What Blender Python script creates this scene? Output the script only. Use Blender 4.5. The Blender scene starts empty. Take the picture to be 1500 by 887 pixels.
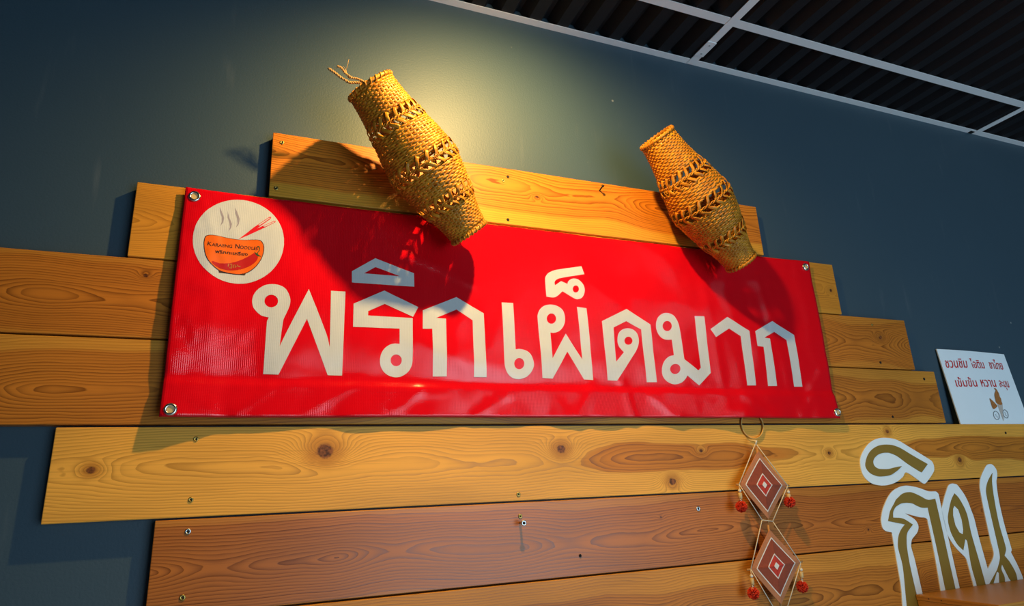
import bpy, bmesh, math, random
from mathutils import Vector, Matrix, noise
C = bpy.context.scene.collection
S = bpy.context.scene
PI = math.pi

# ------------------------------------------------------------------ camera
cam_d = bpy.data.cameras.new('camera'); cam_d.sensor_width = 36.0; cam_d.lens = 941.006/1500*36
cam_d.clip_start = 0.02
cam = bpy.data.objects.new('camera', cam_d); C.objects.link(cam)
Rv = Vector((0.92763271, -0.37078452, -0.04490429)); Uv = Vector((-0.06697844, -0.28342395, 0.95665289)); Fv = Vector((0.36743904, 0.88441489, 0.28774789))
cam.matrix_world = Matrix(((Rv.x, Uv.x, -Fv.x, 0.0), (Rv.y, Uv.y, -Fv.y, -1.2), (Rv.z, Uv.z, -Fv.z, 1.58), (0, 0, 0, 1)))
S.camera = cam
# ------------------------------------------------------------------ light and exposure
vs = S.view_settings
vs.view_transform = 'Standard'; vs.look = 'None'; vs.exposure = 0.0; vs.gamma = 1.0; vs.use_curve_mapping = False
w = bpy.data.worlds.new('world'); S.world = w; w.use_nodes = True
w.node_tree.nodes['Background'].inputs[0].default_value = (0.55, 0.75, 1.0, 1); w.node_tree.nodes['Background'].inputs[1].default_value = 0.6

def lamp(name, kind, loc, target, energy, color, **kw):
    d = bpy.data.lights.new(name, kind); d.energy = energy; d.color = color
    for k, v in kw.items(): setattr(d, k, v)
    o = bpy.data.objects.new(name, d); C.objects.link(o); o.location = loc
    o.rotation_euler = (Vector(target) - Vector(loc)).to_track_quat('-Z', 'Y').to_euler()
    return o
# warm track spot just under the ceiling, in front of the wall, above the frame
lamp('warm_spot', 'SPOT', (0.43, -0.475, 2.575), (0.45, -0.04, 2.08), 60, (1.0, 0.64, 0.21), spot_size=math.radians(140), spot_blend=0.9, shadow_soft_size=0.016)
# daylight through the open shop front behind the camera
lamp('window_daylight', 'AREA', (1.75, -3.50, 1.18), (1.75, 0, 1.18), 62, (0.60, 0.83, 1.0), shape='RECTANGLE', size=2.0, size_y=2.12)
# cool white 4-foot tube on the ceiling behind the camera
tl = lamp('cool_tube', 'AREA', (2.34, -2.78, 2.63), (2.34, -2.78, 0), 7, (0.62, 0.82, 1.0), shape='RECTANGLE', size=1.22, size_y=0.035)
tl.rotation_euler = (0, 0, math.radians(-50))

# ------------------------------------------------------------------ helpers
def tag(o, label=None, cat=None, group=None, kind=None):
    if label: o['label'] = label
    if cat: o['category'] = cat
    if group: o['group'] = group
    if kind: o['kind'] = kind
    return o
def empty(name, loc, label, cat, group=None):
    o = bpy.data.objects.new(name, None); C.objects.link(o); o.location = loc; o.empty_display_size = 0.02
    return tag(o, label, cat, group)
def obj(name, bm, mats, parent=None, smooth=False, origin=None):
    """one mesh object; bm is in world metres; origin moves its pivot"""
    if smooth:
        for f in bm.faces: f.smooth = True
    m = bpy.data.meshes.new(name)
    if origin is None: origin = parent.matrix_world.translation if parent and parent.type != 'EMPTY' else (Vector(parent.location) if parent else Vector((0, 0, 0)))
    origin = Vector(origin)
    bmesh.ops.translate(bm, verts=bm.verts, vec=-origin)
    bm.to_mesh(m); bm.free()
    for mt in (mats if isinstance(mats, (list, tuple)) else [mats]): m.materials.append(mt)
    o = bpy.data.objects.new(name, m); C.objects.link(o)
    if parent:
        o.parent = parent
        o.location = origin - world_loc(parent)
    else: o.location = origin
    return o
def world_loc(o):
    v = Vector(o.location)
    while o.parent: o = o.parent; v = v + Vector(o.location)
    return v
def box(bm, x0, x1, y0, y1, z0, z1, mi=0, bevel=0.0):
    vs_ = [bm.verts.new(p) for p in ((x0,y0,z0),(x1,y0,z0),(x1,y1,z0),(x0,y1,z0),(x0,y0,z1),(x1,y0,z1),(x1,y1,z1),(x0,y1,z1))]
    fs = [bm.faces.new([vs_[i] for i in q]) for q in ((3,2,1,0),(4,5,6,7),(0,1,5,4),(1,2,6,5),(2,3,7,6),(3,0,4,7))]
    for f in fs: f.material_index = mi
    if bevel > 0:
        es = {e for f in fs for e in f.edges}
        bmesh.ops.bevel(bm, geom=list(es), offset=bevel, segments=2, affect='EDGES', profile=0.5)
def tube(bm, pts, r, n=6, closed=False, cap=True, flat=None, mi=0):
    """swept tube. r number or list; flat=(ra, rb, normal_fn) for a strip section"""
    P = [Vector(p) for p in pts]; N = len(P); rings = []
    up = None
    for i, p in enumerate(P):
        if closed: t = P[(i+1) % N] - P[i-1]
        else: t = P[min(i+1, N-1)] - P[max(i-1, 0)]
        t = t.normalized() if t.length > 1e-9 else Vector((0, 0, 1))
        if flat: nn = flat[2](p); nn = (nn - t*nn.dot(t)).normalized(); ra, rb = flat[0], flat[1]
        else:
            if up is None:
                up = Vector((0, 0, 1)) if abs(t.z) < 0.9 else Vector((1, 0, 0))
            nn = (up - t*up.dot(t)).normalized(); up = nn
            ra = rb = (r[i] if isinstance(r, (list, tuple)) else r)
        b = t.cross(nn)
        rings.append([bm.verts.new(p + b*(ra*math.cos(2*PI*k/n)) + nn*(rb*math.sin(2*PI*k/n))) for k in range(n)])
    for i in range(N if closed else N-1):
        A, B = rings[i], rings[(i+1) % N]
        for k in range(n):
            f = bm.faces.new((A[k], A[(k+1) % n], B[(k+1) % n], B[k])); f.material_index = mi; f.smooth = True
    if cap and not closed:
        bm.faces.new(list(reversed(rings[0]))).material_index = mi; bm.faces.new(rings[-1]).material_index = mi
def revolve(bm, prof, origin, axis, n=20, mi=0, cap=True):
    """prof: list of (radius, distance along axis)"""
    ax = Vector(axis).normalized(); o = Vector(origin)
    e1 = ax.cross(Vector((0, 0, 1)) if abs(ax.z) < 0.9 else Vector((1, 0, 0))).normalized(); e2 = ax.cross(e1)
    R = [[bm.verts.new(o + ax*d + (e1*math.cos(2*PI*k/n) + e2*math.sin(2*PI*k/n))*r) for k in range(n)] for r, d in prof]
    for A, B in zip(R, R[1:]):
        for k in range(n):
            f = bm.faces.new((A[k], A[(k+1) % n], B[(k+1) % n], B[k])); f.material_index = mi; f.smooth = True
    if cap:
        bm.faces.new(list(reversed(R[0]))).material_index = mi; bm.faces.new(R[-1]).material_index = mi
def ellipse(c, rx, rz, n=32, tilt=0):
    return [(c[0] + rx*math.cos(2*PI*k/n)*math.cos(tilt) - rz*math.sin(2*PI*k/n)*math.sin(tilt), c[1] + rx*math.cos(2*PI*k/n)*math.sin(tilt) + rz*math.sin(2*PI*k/n)*math.cos(tilt)) for k in range(n)]
def spline(pts, sub=4):
    """closed Catmull-Rom through the points"""
    n = len(pts); out = []
    for i in range(n):
        p0, p1, p2, p3 = (Vector(pts[(i+k) % n]) for k in (-1, 0, 1, 2))
        for s in range(sub):
            t = s/sub
            q = 0.5*((2*p1) + (p2-p0)*t + (2*p0-5*p1+4*p2-p3)*t*t + (3*p1-p0-3*p2+p3)*t**3)
            out.append((q.x, q.y))
    return out
def soften(pts, lim=48):
    """round the gentle bends of an outline, keep its sharp corners"""
    n = len(pts); V = [Vector(p) for p in pts]; sharp = []
    for i in range(n):
        a, b_ = V[i]-V[i-1], V[(i+1) % n]-V[i]
        sharp.append(math.degrees(a.angle(b_, 0)) > lim)
    out = []
    for i in range(n):
        j = (i+1) % n; p0, p1, p2, p3 = V[i-1], V[i], V[j], V[(i+2) % n]; out.append(tuple(p1))
        if sharp[i] and sharp[j]: continue
        ratio = (p2-p1).length
        d1 = (p2-p0)*0.5 if not sharp[i] else (p2-p1); d2 = (p3-p1)*0.5 if not sharp[j] else (p2-p1)
        d1 = d1.normalized()*min(d1.length, ratio); d2 = d2.normalized()*min(d2.length, ratio)
        bend = max((V[i]-V[i-1]).angle(V[j]-V[i], 0), (V[j]-V[i]).angle(p3-p2, 0))
        if bend < 0.06: continue
        for k in range(1, 5):
            t = k/5; q = p1*(2*t**3-3*t*t+1) + d1*(t**3-2*t*t+t) + p2*(-2*t**3+3*t*t) + d2*(t**3-t*t)
            out.append((q.x, q.y))
    return out
def fill(loops):
    """flat polygon with holes in the x-z plane, facing -y"""
    bm = bmesh.new(); es = []
    for L in loops:
        vs_ = [bm.verts.new((p[0], 0, p[1])) for p in L]
        for i in range(len(vs_)): es.append(bm.edges.new((vs_[i], vs_[(i+1) % len(vs_)])))
    bmesh.ops.triangle_fill(bm, use_beauty=True, use_dissolve=False, edges=es)
    bm.normal_update()
    for f in bm.faces:
        if f.normal.y > 0: f.normal_flip()
    return bm
def slab(loops, y_front, thick):
    """cut-out plate: front face at y_front, going back by thick"""
    bm = fill(loops)
    bmesh.ops.translate(bm, verts=bm.verts, vec=(0, y_front, 0))
    r = bmesh.ops.extrude_face_region(bm, geom=list(bm.faces), use_keep_orig=True)
    nv = [g for g in r['geom'] if isinstance(g, bmesh.types.BMVert)]
    bmesh.ops.translate(bm, verts=nv, vec=(0, thick, 0))
    bmesh.ops.recalc_face_normals(bm, faces=bm.faces)
    return bm

# ------------------------------------------------------------------ materials
class NT:
    def __init__(s, name):
        s.m = bpy.data.materials.new(name); s.m.use_nodes = True; s.t = s.m.node_tree; s.b = s.t.nodes['Principled BSDF']; s.l = s.t.links
    def node(s, typ, **kw):
        n = s.t.nodes.new(typ)
        for k, v in kw.items():
            if k.startswith('i_'):
                s.put(n.inputs[k[2:].replace('_', ' ')], v)
            else: setattr(n, k, v)
        return n
    def put(s, sock, v):
        if isinstance(v, bpy.types.NodeSocket): s.l.new(v, sock)
        else: sock.default_value = v
    def M(s, op, a, b=None, c=None):
        n = s.t.nodes.new('ShaderNodeMath'); n.operation = op
        for i, v in enumerate((a, b, c)):
            if v is not None: s.put(n.inputs[i], v)
        return n.outputs[0]
    def mix(s, fac, a, b):
        n = s.t.nodes.new('ShaderNodeMix'); n.data_type = 'RGBA'
        s.put(n.inputs[0], fac); s.put(n.inputs[6], a if isinstance(a, bpy.types.NodeSocket) else (*a, 1)); s.put(n.inputs[7], b if isinstance(b, bpy.types.NodeSocket) else (*b, 1))
        return n.outputs[2]
    def smooth(s, x, lo, hi, a=0.0, b=1.0):
        n = s.t.nodes.new('ShaderNodeMapRange'); n.interpolation_type = 'SMOOTHSTEP'
        s.put(n.inputs[0], x)
        for i, v in enumerate((lo, hi, a, b)): n.inputs[i+1].default_value = v
        return n.outputs[0]
    def obj(s): return s.t.nodes.new('ShaderNodeTexCoord').outputs['Object']
    def xyz(s, v):
        n = s.t.nodes.new('ShaderNodeSeparateXYZ'); s.l.new(v, n.inputs[0]); return n.outputs
    def vec(s, x, y, z):
        n = s.t.nodes.new('ShaderNodeCombineXYZ')
        for i, v in enumerate((x, y, z)): s.put(n.inputs[i], v)
        return n.outputs[0]
    def noise(s, v, scale, detail=2.0, rough=0.5):
        n = s.t.nodes.new('ShaderNodeTexNoise'); s.put(n.inputs['Vector'], v); n.inputs['Scale'].default_value = scale; n.inputs['Detail'].default_value = detail; n.inputs['Roughness'].default_value = rough
        return n.outputs[0]
    def bump(s, h, strength, dist=0.001):
        n = s.t.nodes.new('ShaderNodeBump'); n.inputs['Strength'].default_value = strength; n.inputs['Distance'].default_value = dist
        s.l.new(h, n.inputs['Height']); s.l.new(n.outputs[0], s.b.inputs['Normal'])
    def base(s, c): s.put(s.b.inputs['Base Color'], c if isinstance(c, bpy.types.NodeSocket) else (*c, 1))
    def rough(s, r): s.put(s.b.inputs['Roughness'], r)
def plain(name, col, rough=0.5, metal=0.0, var=0.12, nscale=60, bump=0.0):
    t = NT(name); v = t.obj(); n = t.noise(v, nscale, 3)
    t.base(t.mix(n, tuple(c*(1-var) for c in col), tuple(min(1, c*(1+var)) for c in col)))
    t.rough(rough); t.b.inputs['Metallic'].default_value = metal
    if bump: t.bump(n, bump)
    return t.m

def wood(name, seed, heart, sap, dark, vc=0.0, d0=0.03, d1=0.0, wob=0.012, freq=110, sap_lo=0.06, sap_hi=0.07, lat=0.95, knots=(), rough=0.42, spec=0.27, sapx=None):
    """plain-sawn board: growth rings around a wandering pith, knots that push the rings aside"""
    t = NT(name); P = t.obj(); X, Y, Z = t.xyz(P)
    r = lambda k: (seed*7.13 + k*3.7) % 50
    n1 = t.noise(t.vec(t.M('ADD', X, r(1)), 0.0, r(2)), 1.9, 2.0)
    n2 = t.noise(t.vec(t.M('ADD', X, r(3)), 0.0, r(4)), 1.7, 2.0)
    n3 = t.noise(t.vec(t.M('MULTIPLY', X, 5.0), r(5), t.M('MULTIPLY', Z, 22.0)), 1.0, 3.0)
    vcen = t.M('ADD', t.M('MULTIPLY', t.M('SUBTRACT', n1, 0.5), wob*4), vc)
    d = t.M('ADD', t.M('ADD', t.M('MULTIPLY', X, d1), d0), t.M('MULTIPLY', t.M('SUBTRACT', n2, 0.5), wob*20))
    dv = t.M('SUBTRACT', Z, vcen)
    rad = t.M('SQRT', t.M('ADD', t.M('MULTIPLY', dv, dv), t.M('MULTIPLY', d, d)))
    n4 = t.noise(t.vec(t.M('MULTIPLY', X, 22.0), r(9), t.M('MULTIPLY', Z, 60.0)), 1.0, 2.0)
    rad = t.M('ADD', t.M('ADD', rad, t.M('MULTIPLY', t.M('SUBTRACT', n3, 0.5), 0.014)), t.M('MULTIPLY', t.M('SUBTRACT', n4, 0.5), 0.0018))
    kmask = None; khalo = None
    for (ku, kv, ks, amp) in knots:
        du = t.M('SUBTRACT', X, ku); dk = t.M('SUBTRACT', Z, kv)
        e2 = t.M('ADD', t.M('MULTIPLY', t.M('MULTIPLY', du, du), 0.30), t.M('MULTIPLY', dk, dk))
        g = t.M('EXPONENT', t.M('MULTIPLY', e2, -1.0/(2.6*ks*ks)))
        rad = t.M('ADD', rad, t.M('MULTIPLY', g, amp))
        wv = t.M('MULTIPLY', t.M('SUBTRACT', t.noise(P, 90, 2), 0.5), ks*0.9)
        e = t.M('DIVIDE', t.M('ADD', t.M('SQRT', t.M('ADD', t.M('MULTIPLY', du, du), t.M('MULTIPLY', t.M('MULTIPLY', dk, dk), 1.5))), wv), ks)
        mk = t.smooth(e, 1.0, 0.6); hl = t.smooth(e, 3.2, 0.9)
        kmask = mk if kmask is None else t.M('MAXIMUM', kmask, mk); khalo = hl if khalo is None else t.M('MAXIMUM', khalo, hl)
    ph = t.M('MULTIPLY', rad, freq)
    fr = t.M('FRACT', ph)
    late = t.M('MULTIPLY', t.M('POWER', fr, 2.1), t.smooth(fr, 1.0, 0.93))
    band = t.noise(t.vec(t.M('FLOOR', ph), r(6), 0.0), 0.9, 1.0)
    late = t.M('MULTIPLY', late, t.smooth(band, 0.25, 0.7, 0.45, 1.0))
    fib = t.noise(t.vec(t.M('MULTIPLY', X, 6.0), r(7), t.M('MULTIPLY', Z, 420.0)), 1.0, 3.0)
    sapm = t.smooth(t.M('ADD', rad, t.M('MULTIPLY', t.M('SUBTRACT', n3, 0.5), 0.006)), sap_lo, sap_hi)
    if sapx: sapm = t.M('MAXIMUM', sapm, t.smooth(X, sapx[1], sapx[0]))
    col = t.mix(sapm, heart, sap)
    if khalo is not None: col = t.mix(t.M('MULTIPLY', khalo, 0.7), col, tuple(c*0.8 for c in heart))
    big = t.noise(t.vec(t.M('MULTIPLY', X, 2.2), r(8), t.M('MULTIPLY', Z, 9.0)), 1.0, 2.0)
    hs = t.node('ShaderNodeHueSaturation'); t.put(hs.inputs['Color'], col); t.put(hs.inputs['Value'], t.smooth(big, 0.25, 0.75, 0.82, 1.14)); col = hs.outputs[0]
    col = t.mix(t.M('MULTIPLY', late, t.M('MULTIPLY', t.smooth(sapm, 0.0, 1.0, 1.0, 0.6), lat)), col, dark)
    col = t.mix(t.M('MULTIPLY', t.smooth(fib, 0.5, 0.8), 0.22), col, dark)
    if kmask is not None:
        kr = t.noise(P, 160, 3)
        col = t.mix(t.M('MULTIPLY', kmask, 0.92), col, t.mix(t.smooth(kr, 0.35, 0.65), (0.035, 0.008, 0.003), (0.26, 0.075, 0.018)))
    t.base(col); t.put(t.b.inputs['Roughness'], t.smooth(late, 0, 1, rough+0.05, rough-0.08)); t.b.inputs['Specular IOR Level'].default_value = spec
    t.bump(t.M('ADD', t.M('MULTIPLY', fib, 0.6), t.M('MULTIPLY', late, -0.6)), 0.25, 0.0006)
    return t.m

def wall_mat():
    t = NT('slate_paint'); v = t.obj(); X, Y, Z = t.xyz(v)
    n = t.noise(v, 3.0, 4); roll = t.noise(v, 260, 2)
    c = t.mix(n, (0.030, 0.060, 0.084), (0.036, 0.069, 0.095))
    vo = t.node('ShaderNodeTexVoronoi', i_Scale=11.0); t.l.new(v, vo.inputs['Vector']); vo.inputs['Randomness'].default_value = 1.0
    pick = t.M('GREATER_THAN', t.xyz(vo.outputs['Color'])[0], 0.70)
    sp = t.M('MULTIPLY', t.smooth(vo.outputs['Distance'], 0.045, 0.02), pick)
    c = t.mix(t.M('MULTIPLY', sp, 0.38), c, (0.5, 0.52, 0.5))
    scr = t.noise(t.vec(t.M('MULTIPLY', X, 30.0), 0.0, t.M('MULTIPLY', Z, 4.0)), 1.0, 4.0)
    c = t.mix(t.M('MULTIPLY', t.smooth(scr, 0.62, 0.8), 0.12), c, (0.25, 0.27, 0.27))
    t.base(c); t.rough(0.52); t.b.inputs['Specular IOR Level'].default_value = 0.55; t.bump(roll, 0.22, 0.0012)
    return t.m
def vinyl(name, col, rough=0.13):
    t = NT(name); v = t.obj(); X, Y, Z = t.xyz(v)
    rib = t.M('SINE', t.M('MULTIPLY', X, 2*PI/0.0031)); weft = t.M('SINE', t.M('MULTIPLY', Z, 2*PI/0.0026))
    n = t.noise(v, 14, 3)
    t.base(t.mix(n, tuple(c*0.94 for c in col), col)); t.rough(rough); t.b.inputs['Specular IOR Level'].default_value = 0.4
    crumple = t.noise(v, 45, 3)
    h = t.M('ADD', t.M('ADD', t.M('MULTIPLY', rib, 0.10), t.M('MULTIPLY', weft, 0.03)), t.M('MULTIPLY', crumple, 0.7))
    t.bump(h, 0.5, 0.0011)
    return t.m
def cane_mat():
    t = NT('golden_cane'); v = t.obj(); n = t.noise(v, 55, 3); f = t.noise(v, 400, 2)
    c = t.mix(t.smooth(n, 0.35, 0.68), (0.40, 0.145, 0.006), (0.57, 0.245, 0.014)); c = t.mix(t.M('MULTIPLY', t.smooth(f, 0.55, 0.75), 0.35), c, (0.22, 0.085, 0.012))
    t.base(c); t.rough(0.45); t.b.inputs['Specular IOR Level'].default_value = 0.35
    return t.m
M = dict(
    wall=wall_mat(), white_metal=plain('white_coated_steel', (0.88, 0.89, 0.90), 0.4, 0.0, 0.02), sheet=plain('black_corrugated_sheet', (0.005, 0.004, 0.006), 0.6, 0.0, 0.2),
    plaster=plain('blue_grey_plaster', (0.10, 0.14, 0.18), 0.8, 0, 0.05, 8), floor=plain('pale_floor_tile', (0.72, 0.72, 0.71), 0.5, 0, 0.1, 6), slab=plain('dark_ceiling_slab', (0.02, 0.02, 0.022), 0.9),
    red=vinyl('red_vinyl', (0.66, 0.002, 0.008)), white=vinyl('white_vinyl', (0.57, 0.585, 0.585)), cane=cane_mat(),
    chrome=plain('nickel_ring', (0.75, 0.72, 0.66), 0.22, 1.0, 0.05), brass=plain('brass_screw', (0.50, 0.36, 0.10), 0.35, 1.0, 0.1), steel=plain('zinc_steel', (0.60, 0.63, 0.64), 0.3, 1.0, 0.05), black=plain('black_steel', (0.015, 0.013, 0.012), 0.5, 0.6),
    hole=plain('dark_recess', (0.012, 0.010, 0.008), 0.8), cord=plain('natural_cord', (0.72, 0.62, 0.45), 0.8, 0, 0.15, 200), sisal=plain('sisal_cord', (0.42, 0.24, 0.075), 0.8, 0, 0.3, 300),
    yarn_tan=plain('tan_yarn', (0.50, 0.18, 0.070), 0.85, 0, 0.18, 250), yarn_rust=plain('rust_yarn', (0.30, 0.055, 0.022), 0.85, 0, 0.2, 250), yarn_red=plain('red_yarn', (0.55, 0.040, 0.022), 0.85, 0, 0.18, 250), yarn_white=plain('white_yarn', (0.78, 0.70, 0.60), 0.85, 0, 0.1, 250),
    pompom=plain('red_pompom_wool', (0.75, 0.045, 0.012), 0.9, 0, 0.3, 300), bead=plain('bone_bead', (0.72, 0.65, 0.52), 0.4, 0, 0.1), bead_wood=plain('pale_wood_bead', (0.62, 0.42, 0.17), 0.5, 0, 0.15, 120), stick=plain('twig_stick', (0.50, 0.24, 0.075), 0.6, 0, 0.2, 150), hoop=plain('bamboo_hoop', (0.58, 0.34, 0.09), 0.45, 0, 0.2, 120),
    board_white=plain('white_sign_board', (0.84, 0.91, 0.94), 0.35, 0, 0.03, 12), text_red=plain('red_print', (0.62, 0.030, 0.032), 0.4), cone=plain('pale_cone_print', (0.55, 0.48, 0.42), 0.4, 0, 0.2, 200), icecream=plain('tea_ice_cream_print', (0.42, 0.16, 0.04), 0.4, 0, 0.5, 300), ink=plain('grey_ink', (0.12, 0.13, 0.13), 0.5),
    letter_white=plain('white_letter_sticker', (0.86, 0.92, 0.92), 0.22, 0, 0.03, 10), letter_gold=plain('olive_gold_face', (0.27, 0.165, 0.022), 0.4, 0, 0.05, 30),
    orange=plain('orange_print', (0.80, 0.130, 0.006), 0.3, 0, 0.08, 40), brown=plain('dark_brown_print', (0.040, 0.013, 0.008), 0.35), chili=plain('chili_red_print', (0.46, 0.008, 0.006), 0.3, 0, 0.1, 60), green=plain('dark_green_print', (0.018, 0.075, 0.018), 0.35), grey=plain('grey_lilac_print', (0.30, 0.27, 0.32), 0.35), gold=plain('gold_print', (0.42, 0.22, 0.03), 0.4), stickred=plain('red_stick_print', (0.68, 0.010, 0.022), 0.3))

# ------------------------------------------------------------------ setting
def struct(name, bm, m): return tag(obj(name, bm, m), kind='structure')
RX0, RX1, RY0, RZ1 = -2.6, 4.4, -3.6, 2.698
b = bmesh.new(); box(b, RX0-0.1, RX1+0.1, 0.0, 0.12, -0.05, 2.95); struct('wall_back', b, M['wall'])
b = bmesh.new(); box(b, RX0-0.1, RX1+0.1, RY0-0.1, 0.12, -0.1, 0.0); struct('floor', b, M['floor'])
b = bmesh.new(); box(b, RX0-0.1, RX1+0.1, RY0-0.1, 0.12, 2.86, 2.96); struct('ceiling', b, M['slab'])
b = bmesh.new(); box(b, RX0-0.1, RX0, RY0, 0.0, 0.0, 2.86); struct('wall_left', b, M['plaster'])
b = bmesh.new(); box(b, RX1, RX1+0.1, RY0, 0.0, 0.0, 2.86); struct('wall_right', b, M['plaster'])
b = bmesh.new()
wx0, wx1, wz0, wz1 = 0.70, 2.80, 0.08, 2.28
box(b, RX0, wx0, RY0-0.1, RY0, 0, 2.86); box(b, wx1, RX1, RY0-0.1, RY0, 0, 2.86); box(b, wx0, wx1, RY0-0.1, RY0, 0, wz0); box(b, wx0, wx1, RY0-0.1, RY0, wz1, 2.86)
struct('wall_front', b, M['plaster'])
b = bmesh.new()
for x in (wx0, wx1-0.05): box(b, x, x+0.05, RY0-0.08, RY0-0.02, wz0, wz1)
for z in (wz0, wz1-0.05): box(b, wx0+0.05, wx1-0.05, RY0-0.08, RY0-0.02, z, z+0.05)
struct('window_1', b, M['white_metal'])

# ceiling grid: wall angle, main tee, cross tees, corrugated lay-in sheets
b = bmesh.new(); box(b, RX0, RX1, -0.020, 0.0, RZ1, RZ1+0.0015); box(b, RX0, RX1, -0.0015, 0.0, RZ1+0.0015, RZ1+0.005)
struct('trim_1', b, M['white_metal'])
MT = -0.173
CT = [-0.116-1.178, -0.116, 1.062, 2.240, 3.418]
def tee_x(x0, x1, y, z):                      # inverted T along x
    b = bmesh.new(); box(b, x0, x1, y-0.012, y+0.012, z, z+0.0012); box(b, x0, x1, y-0.0007, y+0.0007, z+0.0012, z+0.005); box(b, x0, x1, y-0.003, y+0.003, z+0.005, z+0.008); return b
for k, (y, lab) in enumerate(((MT, 'long white ceiling grid bar nearest to and running along the wall'), (MT-0.6, 'long white ceiling grid bar further out from the wall, above the viewer'))):
    tag(obj('ceiling_main_bar', tee_x(RX0, RX1, y, RZ1), M['white_metal'], origin=(0.9, y, RZ1)), lab, 'ceiling bar', 'long ceiling grid bars')
CTL = ['far left behind the lit patch', 'left of the woven baskets', 'with a splice clip, right of the upper middle', 'meeting the wall near the right edge', 'beyond the right edge of the photo']
for k, x in enumerate(CT):
    if k in (0, 1, 4): continue
    t = empty('ceiling_cross_bar', (x, -0.09, RZ1), 'short white ceiling grid bar ' + CTL[k], 'ceiling bar', 'short ceiling cross bars')
    b = bmesh.new(); z = RZ1-0.0014
    box(b, x-0.012, x+0.012, MT-0.60, -0.004, z, z+0.0012); box(b, x-0.0007, x+0.0007, MT-0.6, -0.02, z+0.004, z+0.030)
    obj('flange', b, M['white_metal'], t)
    if k == 2:
        b = bmesh.new(); box(b, x-0.0145, x+0.0135, -0.098, -0.040, z-0.0022, z-0.0001, bevel=0.0006)
        c = obj('splice_clip', b, M['white_metal'], t)
        for yy in (-0.052, -0.086):
            b = bmesh.new(); revolve(b, [(0.0028, 0), (0.0022, 0.0012), (0.0001, 0.0014)], (x, yy, z-0.0022), (0, 0, -1), 10, cap=False)
            obj('rivet', b, M['steel'], c)
    else:
        b = bmesh.new(); box(b, x-0.030, x-0.0125, -0.014, -0.0025, z-0.001, z+0.0005); obj('end_gap_shade', b, M['black'], t)  # black strip paints the dark of the open gap at the wall end
def corrugated(x0, x1, y0, y1, z):
    b = bmesh.new(); pitch = 0.0745; h = 0.028
    k = math.floor((x0-0.55)/pitch); prof = []
    x = 0.55 + k*pitch
    while x < x1 + pitch:
        for dx, hz in ((-0.022, 0), (-0.005, h), (0.005, h), (0.022, 0)):
            prof.append((x+dx, hz))
        x += pitch
    prof = [(min(max(px_, x0), x1), hz) for px_, hz in prof if x0-0.03 < px_ < x1+0.03]
    up = 0.0008; rows = []
    for yy in (y0, y1):
        rows.append(([b.verts.new((px_, yy, z+hz)) for px_, hz in prof], [b.verts.new((px_, yy, z+hz+up)) for px_, hz in prof]))
    (A0, B0), (A1, B1) = rows
    for i in range(len(prof)-1):
        if (A0[i].co-A0[i+1].co).length < 1e-6: continue
        b.faces.new((A0[i], A1[i], A1[i+1], A0[i+1])); b.faces.new((B0[i], B0[i+1], B1[i+1], B1[i]))
        b.faces.new((A0[i], A0[i+1], B0[i+1], B0[i])); b.faces.new((A1[i], B1[i], B1[i+1], A1[i+1]))
    return b
spans = [('left of the clipped cross bar', CT[1]+0.002, CT[2]-0.002), ('between the two cross bars', CT[2]+0.002, CT[3]-0.002), ('right of both cross bars', CT[3]+0.002, CT[4]-0.002)]
for nm, x0, x1 in spans:
    for rn, y0, y1 in (('narrow corrugated black sheet beside the wall', MT+0.002, -0.003), ('wide corrugated black sheet past the long bar', MT-0.598, MT-0.002)):
        tag(obj('corrugated_ceiling_sheet', corrugated(x0, x1, y0, y1, RZ1+0.0022), M['sheet'], origin=((x0+x1)/2, (y0+y1)/2, RZ1+0.002)), rn + ', ' + nm, 'ceiling sheet', 'black corrugated sheets in the ceiling grid')

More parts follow.
